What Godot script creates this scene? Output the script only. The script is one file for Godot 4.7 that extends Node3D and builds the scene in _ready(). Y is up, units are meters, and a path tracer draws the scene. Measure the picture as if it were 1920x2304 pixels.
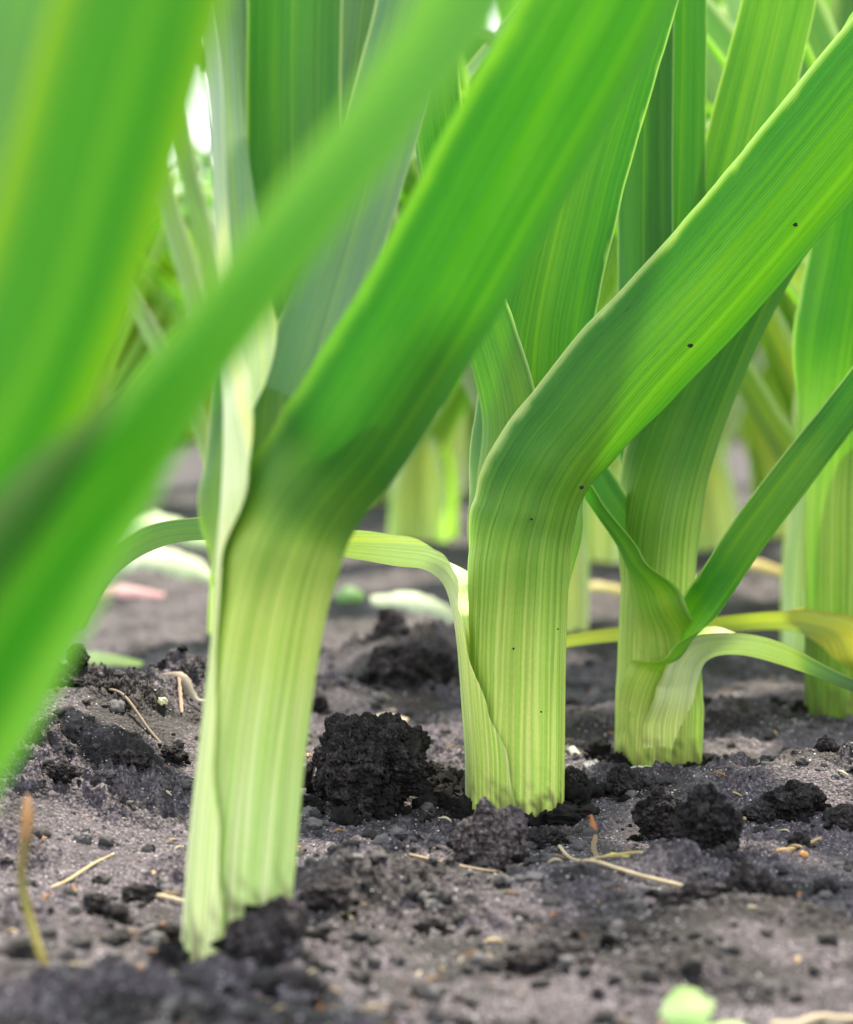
extends Node3D
# A bed of leeks in dark peaty soil, seen from just above the ground. Units are metres, y is up.

var noise_a := FastNoiseLite.new()
var noise_b := FastNoiseLite.new()
var noise_c := FastNoiseLite.new()
var noise_d := FastNoiseLite.new()
var noise_e := FastNoiseLite.new()
var crumbly := FastNoiseLite.new()
var lumpy := FastNoiseLite.new()
var rng := RandomNumberGenerator.new()
var taken := {}
var clod_feet := []
var soil_mat: StandardMaterial3D
var clod_mat: StandardMaterial3D
var crumb_mat: StandardMaterial3D
var leaf_mat: StandardMaterial3D
var waxy_mat: StandardMaterial3D
var stem_mat: StandardMaterial3D
var fleshy_mat: StandardMaterial3D
var dry_mat: StandardMaterial3D
var speck_mat: StandardMaterial3D

# rises and hollows of the bed: x, z, reach in x, reach in z, height
var mounds := [
	[-0.1285, -0.7987, .070, .070, .021], [-0.1067, -0.8586, .045, .060, .012], [-0.0823, -0.9085, .026, .045, .022], [-0.1263, -0.8686, .030, .028, .007], [-0.1839, -0.8486, .09, .09, .012],
	[-0.0116, -1.0982, .040, .045, .022], [-0.0461, -1.0183, .030, .04, .010], [0.0269, -1.1181, .03, .03, .010],
	[0.03, -0.7987, .034, .030, -.0035], [0.1175, -0.8186, .075, .030, .009], [0.1413, -0.8286, .05, .03, .007], [0.0638, -0.7787, .03, .02, .003],
	[-0.0362, -0.596, .016, .012, .006], [-0.0315, -0.574, .022, .012, .002], [-0.0225, -0.6689, .018, .022, .010],
	[0.0763, -0.6889, .035, .010, .004], [0.0757, -0.629, .06, .03, .003], [-0.0101, -0.6988, .05, .04, -.002], [0.0671, -0.7338, .03, .025, -.003],
	[0.0808, -0.8835, .03, .03, -.003], [0.1202, -0.9983, .08, .06, .004], [-0.0727, -0.5591, .05, .03, .003], [0.0079, -0.5491, .05, .02, -.004],
]


func _ready() -> void:
	make_noises()
	# ---- camera, sky, sun, exposure
	var cam := Camera3D.new()
	cam.name = "camera"
	add_child(cam)
	cam.position = Vector3(0, .1415, 0)
	cam.rotation_degrees = Vector3(-3.302, 0, 0)
	cam.keep_aspect = Camera3D.KEEP_HEIGHT
	var lens := CameraAttributesPhysical.new()
	lens.frustum_focal_length = 59.43
	lens.frustum_focus_distance = .795
	lens.frustum_near = .02
	lens.frustum_far = 400.0
	lens.exposure_aperture = 8.0
	cam.attributes = lens
	cam.current = true
	var env := Environment.new()
	env.background_mode = Environment.BG_SKY
	var sky := Sky.new()
	var sm := ProceduralSkyMaterial.new()
	sm.sky_top_color = Color(.74, .765, .79)
	sm.sky_horizon_color = Color(.93, .94, .92)
	sm.sky_curve = .18
	sm.ground_bottom_color = Color(.16, .16, .14)
	sm.ground_horizon_color = Color(.45, .46, .40)
	sm.sun_angle_max = 20.0
	sky.sky_material = sm
	env.sky = sky
	env.tonemap_mode = Environment.TONE_MAPPER_LINEAR
	env.tonemap_exposure = 2.35
	env.background_energy_multiplier = 1.65
	env.sdfgi_enabled = true
	env.ssao_enabled = true
	env.ssil_enabled = true
	var we := WorldEnvironment.new()
	we.name = "sky"
	we.environment = env
	add_child(we)
	var sun := DirectionalLight3D.new()
	sun.name = "sun"
	sun.light_color = Color(1, .95, .86)
	sun.light_energy = 1.6
	sun.light_angular_distance = 3.5
	sun.shadow_enabled = true
	add_child(sun)
	sun.look_at_from_position(Vector3(.16, 1.25, -.66), Vector3.ZERO, Vector3.UP)
	make_materials()
	build_ground()
	build_leeks()
	build_far_leeks()
	build_clods()
	build_debris()
	build_grit()


# ------------------------------------------------------------------ helpers

func make_noises() -> void:
	rng.seed = 4711
	for p in [[noise_a, 11, 9.0, 4], [noise_b, 23, 34.0, 4], [noise_c, 37, 120.0, 3], [noise_d, 41, 380.0, 2], [noise_e, 53, 16.0, 3]]:
		var n: FastNoiseLite = p[0]
		n.noise_type = FastNoiseLite.TYPE_SIMPLEX_SMOOTH
		n.seed = p[1]
		n.frequency = p[2]
		n.fractal_type = FastNoiseLite.FRACTAL_FBM
		n.fractal_octaves = p[3]
	crumbly.noise_type = FastNoiseLite.TYPE_CELLULAR
	crumbly.seed = 61
	crumbly.frequency = 1.0
	crumbly.cellular_return_type = FastNoiseLite.RETURN_DISTANCE
	crumbly.fractal_type = FastNoiseLite.FRACTAL_NONE
	lumpy.noise_type = FastNoiseLite.TYPE_SIMPLEX_SMOOTH
	lumpy.seed = 67
	lumpy.frequency = 1.0
	lumpy.fractal_type = FastNoiseLite.FRACTAL_FBM
	lumpy.fractal_octaves = 4


func numbered(called: String) -> String:
	var k: int = taken.get(called, 0)
	taken[called] = k + 1
	return called if k == 0 else "%s_%03d" % [called, k]


func tag(o: Node3D, label: String, category: String, group := "", kind := "") -> void:
	if label:
		o.set_meta("label", label)
	if category:
		o.set_meta("category", category)
	if group:
		o.set_meta("group", group)
	if kind:
		o.set_meta("kind", kind)


func thing(called: String, at: Vector3, label: String, category: String, group := "") -> Node3D:
	var o := Node3D.new()
	o.name = numbered(called)
	add_child(o)
	o.position = at
	tag(o, label, category, group)
	return o


func put(called: String, mesh: Mesh, mat: Material, parent: Node3D) -> MeshInstance3D:
	var o := MeshInstance3D.new()
	o.mesh = mesh
	o.material_override = mat
	o.name = numbered(called) if parent == self else called
	parent.add_child(o, true)
	return o


# turns a grid of points into a mesh with smooth normals
func sheet(v: PackedVector3Array, cols: int, rows: int, uv: PackedVector2Array, col: PackedColorArray, closed := false) -> ArrayMesh:
	var nm := PackedVector3Array()
	nm.resize(v.size())
	for r in rows:
		var ra := maxi(r - 1, 0) * cols
		var rb := mini(r + 1, rows - 1) * cols
		for k in cols:
			var ka := k - 1
			var kb := k + 1
			if closed:
				if ka < 0: ka = cols - 2
				if kb > cols - 1: kb = 1
			else:
				ka = maxi(ka, 0)
				kb = mini(kb, cols - 1)
			var n := (v[rb + k] - v[ra + k]).cross(v[r * cols + kb] - v[r * cols + ka])
			nm[r * cols + k] = n.normalized() if n.length_squared() > 1e-20 else Vector3.UP
	var ix := PackedInt32Array()
	ix.resize((rows - 1) * (cols - 1) * 6)
	var w := 0
	for r in rows - 1:
		for k in cols - 1:
			var a := r * cols + k
			ix[w] = a; ix[w + 1] = a + 1; ix[w + 2] = a + cols
			ix[w + 3] = a + 1; ix[w + 4] = a + cols + 1; ix[w + 5] = a + cols
			w += 6
	var ar := []
	ar.resize(Mesh.ARRAY_MAX)
	ar[Mesh.ARRAY_VERTEX] = v
	ar[Mesh.ARRAY_NORMAL] = nm
	if uv.size():
		ar[Mesh.ARRAY_TEX_UV] = uv
	if col.size():
		ar[Mesh.ARRAY_COLOR] = col
	var m := ArrayMesh.new()
	ar[Mesh.ARRAY_INDEX] = ix
	m.add_surface_from_arrays(Mesh.PRIMITIVE_TRIANGLES, ar)
	return m


# ------------------------------------------------------------------ materials

func noise_tex(n: FastNoiseLite, side: int, ramp: Array) -> NoiseTexture2D:
	var t := NoiseTexture2D.new()
	t.width = side
	t.height = side
	t.seamless = true
	t.seamless_blend_skirt = .1
	t.noise = n
	if ramp.size():
		var g := Gradient.new()
		g.offsets = PackedFloat32Array(ramp[0])
		g.colors = PackedColorArray(ramp[1])
		t.color_ramp = g
	return t


# veins along a leaf: bold pale and green stripes on the sheath (v under a quarter), fine veins on the blade
func vein_texture(sd: int, height: bool) -> ImageTexture:
	var w := 512
	var h := 768
	var n := FastNoiseLite.new()
	n.seed = sd
	n.noise_type = FastNoiseLite.TYPE_SIMPLEX_SMOOTH
	n.frequency = 1.0
	n.fractal_octaves = 2
	var im := Image.create(w, h, false, Image.FORMAT_RGB8)
	for y in h:
		var v := float(y) / h
		var blade := smoothstep(.17, .30, v)
		for x in w:
			var u := float(x) / w
			var wob := n.get_noise_2d(u * 9.0, v * 4.0) * .25
			var bold := sin((u * 36.0 + wob * 2.6) * TAU) * (.42 + n.get_noise_2d(u * 14.0, v * 3.0 + 30.0) * .5) + n.get_noise_2d(u * 70.0, v * 2.6) * 1.1
			var fine := sin((u * 74.0 + wob * .6) * TAU) * .42 + n.get_noise_2d(u * 150.0 + 40.0, v * 3.0) * .8
			var grain := n.get_noise_2d(u * 420.0, v * 260.0)
			var streak := n.get_noise_2d(u * 22.0 + 9.0, v * 2.2 + 70.0)
			var a := clampf(.5 + lerpf(bold * .62, fine * .48, blade), 0.0, 1.0)
			if height:
				var q := a * .8 + grain * .10 + .1
				im.set_pixel(x, y, Color(q, q, q))
			else:
				# a = 1 is a pale vein, a = 0 the green between
				var lo := Color(.74, .87, .56).lerp(Color(.70, .84, .74), blade)
				var hi := Color(1.0, .985, .90).lerp(Color(1.0, .985, .76), blade)
				var c := lo.lerp(hi, a)
				var b := 1.0 + grain * .06 + streak * .10
				var yel := maxf(0.0, streak - .18) * 1.2 * blade
				c = Color(c.r * b * (1.0 + yel * .25), c.g * b, c.b * b * (1.0 - yel * .6))
				im.set_pixel(x, y, c.clamp())
	if not height:
		# dry flecks and scratches
		rng.seed = sd
		for k in 420:
			var x := rng.randi_range(4, w - 5)
			var y := rng.randi_range(int(h * .2), h - 8)
			var pale := rng.randf() < .75
			for j in rng.randi_range(1, 3):
				var c := im.get_pixel(x, y + j)
				im.set_pixel(x, y + j, c.lerp(Color(1, 1, .92), .6) if pale else c.lerp(Color(.45, .36, .2), .6))
	return ImageTexture.create_from_image(im)


func make_materials() -> void:
	var grain := FastNoiseLite.new()
	grain.noise_type = FastNoiseLite.TYPE_CELLULAR
	grain.cellular_return_type = FastNoiseLite.RETURN_CELL_VALUE
	grain.fractal_type = FastNoiseLite.FRACTAL_NONE
	grain.frequency = .17
	grain.seed = 5
	var gt := noise_tex(grain, 1024, [[0.0, .3, .62, .85, .95, 1.0], [Color(.28, .27, .28), Color(.44, .43, .44), Color(.58, .56, .58), Color(.74, .72, .74), Color(.98, .97, .97), Color(1, 1, 1)]])
	var relief := FastNoiseLite.new()
	relief.noise_type = FastNoiseLite.TYPE_CELLULAR
	relief.cellular_return_type = FastNoiseLite.RETURN_DISTANCE
	relief.fractal_type = FastNoiseLite.FRACTAL_FBM
	relief.fractal_octaves = 3
	relief.frequency = .07
	relief.seed = 8
	var rt := noise_tex(relief, 1024, [[0.0, 1.0], [Color.WHITE, Color.BLACK]])
	soil_mat = StandardMaterial3D.new()
	soil_mat.vertex_color_use_as_albedo = true
	soil_mat.albedo_texture = gt
	soil_mat.roughness = .70
	soil_mat.metallic_specular = .35
	soil_mat.uv1_triplanar = true
	soil_mat.uv1_world_triplanar = true
	soil_mat.uv1_scale = Vector3.ONE * 9.0
	soil_mat.heightmap_enabled = true
	soil_mat.heightmap_texture = rt
	soil_mat.heightmap_scale = .15
	clod_mat = soil_mat.duplicate()
	clod_mat.uv1_world_triplanar = false
	clod_mat.heightmap_scale = .18
	clod_mat.roughness = .86
	crumb_mat = StandardMaterial3D.new()
	crumb_mat.vertex_color_use_as_albedo = true
	crumb_mat.roughness = .8
	crumb_mat.metallic_specular = .35
	var t1 := vein_texture(3, false)
	var h1 := vein_texture(3, true)
	leaf_mat = StandardMaterial3D.new()
	leaf_mat.vertex_color_use_as_albedo = true
	leaf_mat.albedo_texture = t1
	leaf_mat.roughness = .44
	leaf_mat.metallic_specular = .36
	leaf_mat.heightmap_enabled = true
	leaf_mat.heightmap_texture = h1
	leaf_mat.heightmap_scale = .016
	leaf_mat.backlight_enabled = true
	leaf_mat.backlight = Color(.70, .92, .28)
	leaf_mat.cull_mode = BaseMaterial3D.CULL_DISABLED
	waxy_mat = leaf_mat.duplicate()
	waxy_mat.roughness = .5
	waxy_mat.rim_enabled = true
	waxy_mat.rim = .6
	waxy_mat.rim_tint = .2
	waxy_mat.backlight = Color(.50, .60, .40)
	fleshy_mat = leaf_mat.duplicate()
	fleshy_mat.backlight = Color(.62, .86, .30)
	fleshy_mat.metallic_specular = .32
	stem_mat = leaf_mat.duplicate()
	stem_mat.backlight_enabled = false
	dry_mat = StandardMaterial3D.new()
	dry_mat.vertex_color_use_as_albedo = true
	dry_mat.roughness = .7
	dry_mat.backlight_enabled = true
	dry_mat.backlight = Color(.5, .42, .25)
	dry_mat.cull_mode = BaseMaterial3D.CULL_DISABLED
	speck_mat = StandardMaterial3D.new()
	speck_mat.albedo_color = Color(.10, .08, .07)
	speck_mat.roughness = .9


# ------------------------------------------------------------------ ground

func height_at(x: float, z: float) -> float:
	var y := 0.0
	var rough := 0.0
	for m in mounds:
		var dx: float = (x - m[0]) / m[2]
		var dz: float = (z - m[1]) / m[3]
		var q := dx * dx + dz * dz
		if q < 7.0:
			y += m[4] * exp(-q)
	var near := clampf((z + 3.5) / 2.0, 0.0, 1.0)
	y += noise_a.get_noise_2d(x, z) * .006 * (.4 + .6 * near)
	if near <= 0.0:
		return y + noise_e.get_noise_2d(x * .05, z * .05) * .01
	rough = smoothstep(-.25, .35, noise_e.get_noise_2d(x + 3.1, z - 1.7)) * (.6 + maxf(y, 0.0) * 34.0)
	rough = clampf(rough, .08, 1.6)
	var b := noise_b.get_noise_2d(x, z)
	y += b * .0042 * (.2 + rough)
	y += (.5 - absf(noise_b.get_noise_2d(x + 2.0, z * 1.3)) * 2.6) * .0030 * rough
	# torn clumps: ridged noise, so that some edges stand up and crevices stay dark
	var rid := 1.0 - absf(noise_c.get_noise_2d(x * .7, z)) * 2.2
	y += rid * .0036 * rough
	y += absf(noise_c.get_noise_2d(x + 5.0, z)) * .0018 * rough
	y += noise_d.get_noise_2d(x, z) * .0011 * (.12 + rough)
	y += absf(noise_d.get_noise_2d(x * 2.3, z * 2.3 + 8.0)) * .0009 * (.1 + rough)
	return y


func steps(from: float, to: float, fine: float, outer: float, growth: float) -> PackedFloat32Array:
	var p := PackedFloat32Array()
	var lo := []
	var q := from
	var st := fine
	while q > -outer:
		st *= growth
		q -= st
		lo.push_front(q)
	for k in lo:
		p.append(k)
	q = from
	while q < to:
		p.append(q)
		q += fine
	st = fine
	while q < outer:
		p.append(q)
		st *= growth
		q += st
	p.append(q)
	return p


func build_ground() -> void:
	var xs := steps(-.235, .235, .00105, 90.0, 1.14)
	var zs := PackedFloat32Array()
	var z := 30.0
	while z > .2:
		zs.append(z)
		z *= .6
	for k in [.05, -.1, -.2, -.28, -.34, -.38, -.41, -.43]:
		zs.append(k)
	z = -.44
	var st := .00105
	while z > -1.0:
		zs.append(z)
		z -= st
	while z > -200.0:
		zs.append(z)
		st *= 1.022
		z -= st
	var cols := xs.size()
	var rows := zs.size()
	var v := PackedVector3Array()
	var c := PackedColorArray()
	v.resize(cols * rows)
	c.resize(cols * rows)
	var dark := Color(.028, .0235, .0255)
	var pale := Color(.245, .215, .245)
	# dry sandy crust (plus) and damp dark peat (minus): x, z, reach in x, reach in z, amount
	var tones := [[0.0953, -0.7438, .035, .035, .55], [0.1186, -0.7288, .025, .05, .5], [-0.0909, -0.6988, .055, .040, .5], [-0.0263, -0.7388, .018, .022, .5], [0.0078, -0.7388, .014, .014, .4], [0.0027, -0.5641, .03, .012, .4], [-0.0066, -0.9784, .03, .03, .5], [0.1225, -0.9285, .03, .02, .3],
		[0.0686, -0.619, .045, .03, -.5], [-0.1143, -0.8186, .05, .05, -.3], [0.003, -0.619, .03, .015, -.35], [-0.0298, -0.6589, .018, .02, -.5], [-0.0592, -0.5341, .04, .012, -.3], [-0.0114, -1.0782, .04, .05, -.5], [0.1166, -0.9684, .06, .05, -.15]]
	var i := 0
	for r in rows:
		for k in cols:
			var x := xs[k]
			var zz := zs[r]
			v[i] = Vector3(x, height_at(x, zz), zz)
			var s := .5 + noise_e.get_noise_2d(x * 1.4 - 7.0, zz * 1.4) * .75 + noise_b.get_noise_2d(x + 9.0, zz) * .45 + noise_c.get_noise_2d(x, zz + 4.0) * .35
			if zz > -1.4 and zz < -.4:
				for q in tones:
					var dx: float = (x - q[0]) / q[2]
					var dz: float = (zz - q[1]) / q[3]
					s += q[4] * exp(-dx * dx - dz * dz)
			s = smoothstep(.06, .74, s)
			c[i] = dark.lerp(pale, s * .85 + .08)
			i += 1
	var g := put("ground", sheet(v, cols, rows, PackedVector2Array(), c), soil_mat, self)
	tag(g, "", "", "", "structure")
	g.set_meta("label", "dark peaty soil of the leek bed, pale sandy crust on the flats")


# ------------------------------------------------------------------ leeks

# green 0 is the blanched white of the shank, .35 its yellow green, .7 mid green, 1 the blade
func leaf_green(g: float) -> Color:
	var p := [Color(.98, .97, .80), Color(.82, .84, .32), Color(.30, .48, .08), Color(.050, .222, .034)]
	var q := clampf(g, 0.0, 1.0)
	if q < .35:
		return p[0].lerp(p[1], q / .35)
	if q < .7:
		return p[1].lerp(p[2], (q - .35) / .35)
	return p[2].lerp(p[3], (q - .7) / .3)


# One leaf with its sheath. Each row: keel point, full width, turn of its cross-section in degrees, how sharply it folds at the keel (0..1),
# bearing of the keel round the leaf's line (0 faces +z, 90 its right side), green; then optionally the share of the right half that is there.
func leaf(parent: Node3D, called: String, rows: Array, look := {}) -> MeshInstance3D:
	var tint: Color = look.get("tint", Color.WHITE)
	var sheath_rows: int = look.get("sheath", 3)
	var edge: Color = look.get("edge", Color(.80, .82, .52))
	var mat: Material = look.get("mat", leaf_mat)
	var sd: float = look.get("seed", float(parent.get_child_count()) * 3.7 + rows[0][0].x * 91.0)
	var segs: int = look.get("segs", 14)
	var half: int = look.get("half", 14)
	var wave: float = look.get("wave", .6)
	var bloom: float = look.get("bloom", .12)
	var bloom_from: float = look.get("bloom_from", 0.0)
	var lime: float = look.get("lime", .12)
	var rim: float = look.get("rim", .945)
	var ground_y := height_at(rows[0][0].x, rows[0][0].z)
	var n := rows.size()
	var total := (n - 1) * segs + 1
	var pts := PackedVector3Array()
	var par := []
	for i in n - 1:
		var r0: Array = rows[maxi(i - 1, 0)]
		var r1: Array = rows[i]
		var r2: Array = rows[i + 1]
		var r3: Array = rows[mini(i + 2, n - 1)]
		for k in segs + (1 if i == n - 2 else 0):
			var t := float(k) / segs
			pts.append(spline(r0[0], r1[0], r2[0], r3[0], t))
			var e := t * t * (3.0 - 2.0 * t)
			var q := []
			for j in range(1, 7):
				var a: float = r1[j] if j < r1.size() else 1.0
				var b: float = r2[j] if j < r2.size() else 1.0
				q.append(lerpf(a, b, e if j != 1 else t))
			par.append(q)
	var sheath_len := 0.0
	var run := PackedFloat32Array()
	run.append(0.0)
	for i in range(1, total):
		run.append(run[i - 1] + pts[i].distance_to(pts[i - 1]))
		if i == mini(sheath_rows * segs, total - 1):
			sheath_len = run[i]
	var cols := half * 2 + 1
	var v := PackedVector3Array()
	var uv := PackedVector2Array()
	var col := PackedColorArray()
	var origin := parent.position
	for i in total:
		var tan := (pts[mini(i + 1, total - 1)] - pts[maxi(i - 1, 0)]).normalized()
		var n0 := Vector3(0, 0, 1) - tan * tan.z
		if n0.length() < .15:
			n0 = Vector3.UP - tan * tan.y
		n0 = n0.normalized()
		var s0 := tan.cross(n0)
		var q: Array = par[i]
		var width: float = q[0]
		var turn := deg_to_rad(q[1])
		var keel: float = q[2]
		var bear := deg_to_rad(q[3])
		var nn := n0 * cos(bear) + s0 * sin(bear)
		var ss := s0 * cos(bear) - n0 * sin(bear)
		width *= 1.0 + lumpy.get_noise_2d(run[i] * 40.0, sd) * .03 * wave
		var vv: float = .24 * run[i] / maxf(sheath_len, .001) if run[i] < sheath_len else .24 + (run[i] - sheath_len) / .65 * .76
		vv = clampf(vv, 0.0, .999)
		var line := []
		line.resize(cols)
		for side in [-1, 1]:
			var p := pts[i]
			var share: float = q[5] if side == 1 else 1.0
			line[half] = p
			var stp := width * .5 * share / half
			for k in range(1, half + 1):
				var um := (k - .5) / half * share
				var psi := turn * .5 * ((1.0 - keel) * um + keel * (1.0 - exp(-um * 7.0)))
				p += (ss * cos(psi) * side - nn * sin(psi)) * stp
				var f := float(k) / half
				var rip := lumpy.get_noise_3d(run[i] * 16.0, f * 1.2, sd + side * 5.0) * .0012 * f * wave * clampf(q[4], 0.0, 1.0)
				line[half + k * side] = p + nn * rip
		for k in cols:
			var u := float(k - half) / half
			var au := absf(u)
			v.append(line[k] - origin)
			uv.append(Vector2(u * .5 * (q[5] if u > 0.0 else 1.0) + .5, vv))
			var g: float = q[4]
			var gn := g + lumpy.get_noise_3d(run[i] * 9.0, u * 2.0, sd) * .12 * smoothstep(.2, .6, g)
			var c := leaf_green(gn)
			c = c.lerp(Color(.23, .36, .30), bloom * smoothstep(.4, .85, gn) * smoothstep(bloom_from - .01, bloom_from + .35, float(i) / total))
			var ragged := rim - maxf(0.0, lumpy.get_noise_3d(run[i] * 60.0, u, sd + 3.0) - .15) * .12
			c = c.lerp(edge, smoothstep(ragged, 1.0, au) * .85)
			c = c.lerp(Color(.27, .43, .035), lime * pow(1.0 - au, 1.6) * smoothstep(.6, .95, g))
			c = c.lerp(Color(.30, .45, .10), (1.0 - smoothstep(0.0, .05, au)) * .35 * smoothstep(.5, .9, g))
			# soil splashed and smeared on the foot of the sheath
			var foot: float = 1.0 - smoothstep(.003, .020, line[k].y - ground_y)
			if foot > 0.0 and sheath_rows >= 2:
				var sm := foot * smoothstep(.0, .5, lumpy.get_noise_3d(line[k].x * 260.0, line[k].y * 160.0, line[k].z * 260.0 + sd) + foot * .25)
				c = c.lerp(Color(.16, .12, .08), sm * .8)
			col.append(Color(c.r * tint.r, c.g * tint.g, c.b * tint.b))
	return put(called, sheet(v, cols, total, uv, col), mat, parent)


func spline(a: Vector3, b: Vector3, c: Vector3, d: Vector3, t: float) -> Vector3:
	var t2 := t * t
	var t3 := t2 * t
	return .5 * (2.0 * b + (c - a) * t + (2.0 * a - 5.0 * b + 4.0 * c - d) * t2 + (3.0 * b - a - 3.0 * c + d) * t3)


# a round, tapering body along points: rows of [point, radius, green or colour]
func stalk(parent: Node3D, called: String, rows: Array, mat: Material, around := 20, segs := 8, bumps := 0.0) -> MeshInstance3D:
	var v := PackedVector3Array()
	var uv := PackedVector2Array()
	var col := PackedColorArray()
	var n := rows.size()
	var pts := PackedVector3Array()
	var rad := PackedFloat32Array()
	var cl := PackedColorArray()
	for i in n - 1:
		var r0: Array = rows[maxi(i - 1, 0)]
		var r1: Array = rows[i]
		var r2: Array = rows[i + 1]
		var r3: Array = rows[mini(i + 2, n - 1)]
		for k in segs + (1 if i == n - 2 else 0):
			var t := float(k) / segs
			pts.append(spline(r0[0], r1[0], r2[0], r3[0], t))
			rad.append(lerpf(r1[1], r2[1], t))
			var a: Color = leaf_green(r1[2]) if r1[2] is float else r1[2]
			var b: Color = leaf_green(r2[2]) if r2[2] is float else r2[2]
			cl.append(a.lerp(b, t))
	var origin := parent.position if parent != self else Vector3.ZERO
	var total := pts.size()
	for i in range(-1, total + 1):
		var j := clampi(i, 0, total - 1)
		var tan := (pts[mini(j + 1, total - 1)] - pts[maxi(j - 1, 0)]).normalized()
		var ref := Vector3(0, 0, 1) if absf(tan.z) < .85 else Vector3.UP
		var s := tan.cross(ref).normalized()
		var w := s.cross(tan)
		for k in around + 1:
			var f := float(k % around) / around * TAU
			var r := rad[j] if i == j else 0.0
			if bumps > 0.0:
				r *= 1.0 + lumpy.get_noise_3d(pts[j].x * 300.0 + cos(f), pts[j].y * 300.0, pts[j].z * 300.0 + sin(f)) * bumps
			v.append(pts[j] + (s * cos(f) + w * sin(f)) * r - origin)
			uv.append(Vector2(float(k) / around, .1 * float(j) / total))
			col.append(cl[j])
	return put(called, sheet(v, around + 1, total + 2, uv, col, true), mat, parent)


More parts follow.
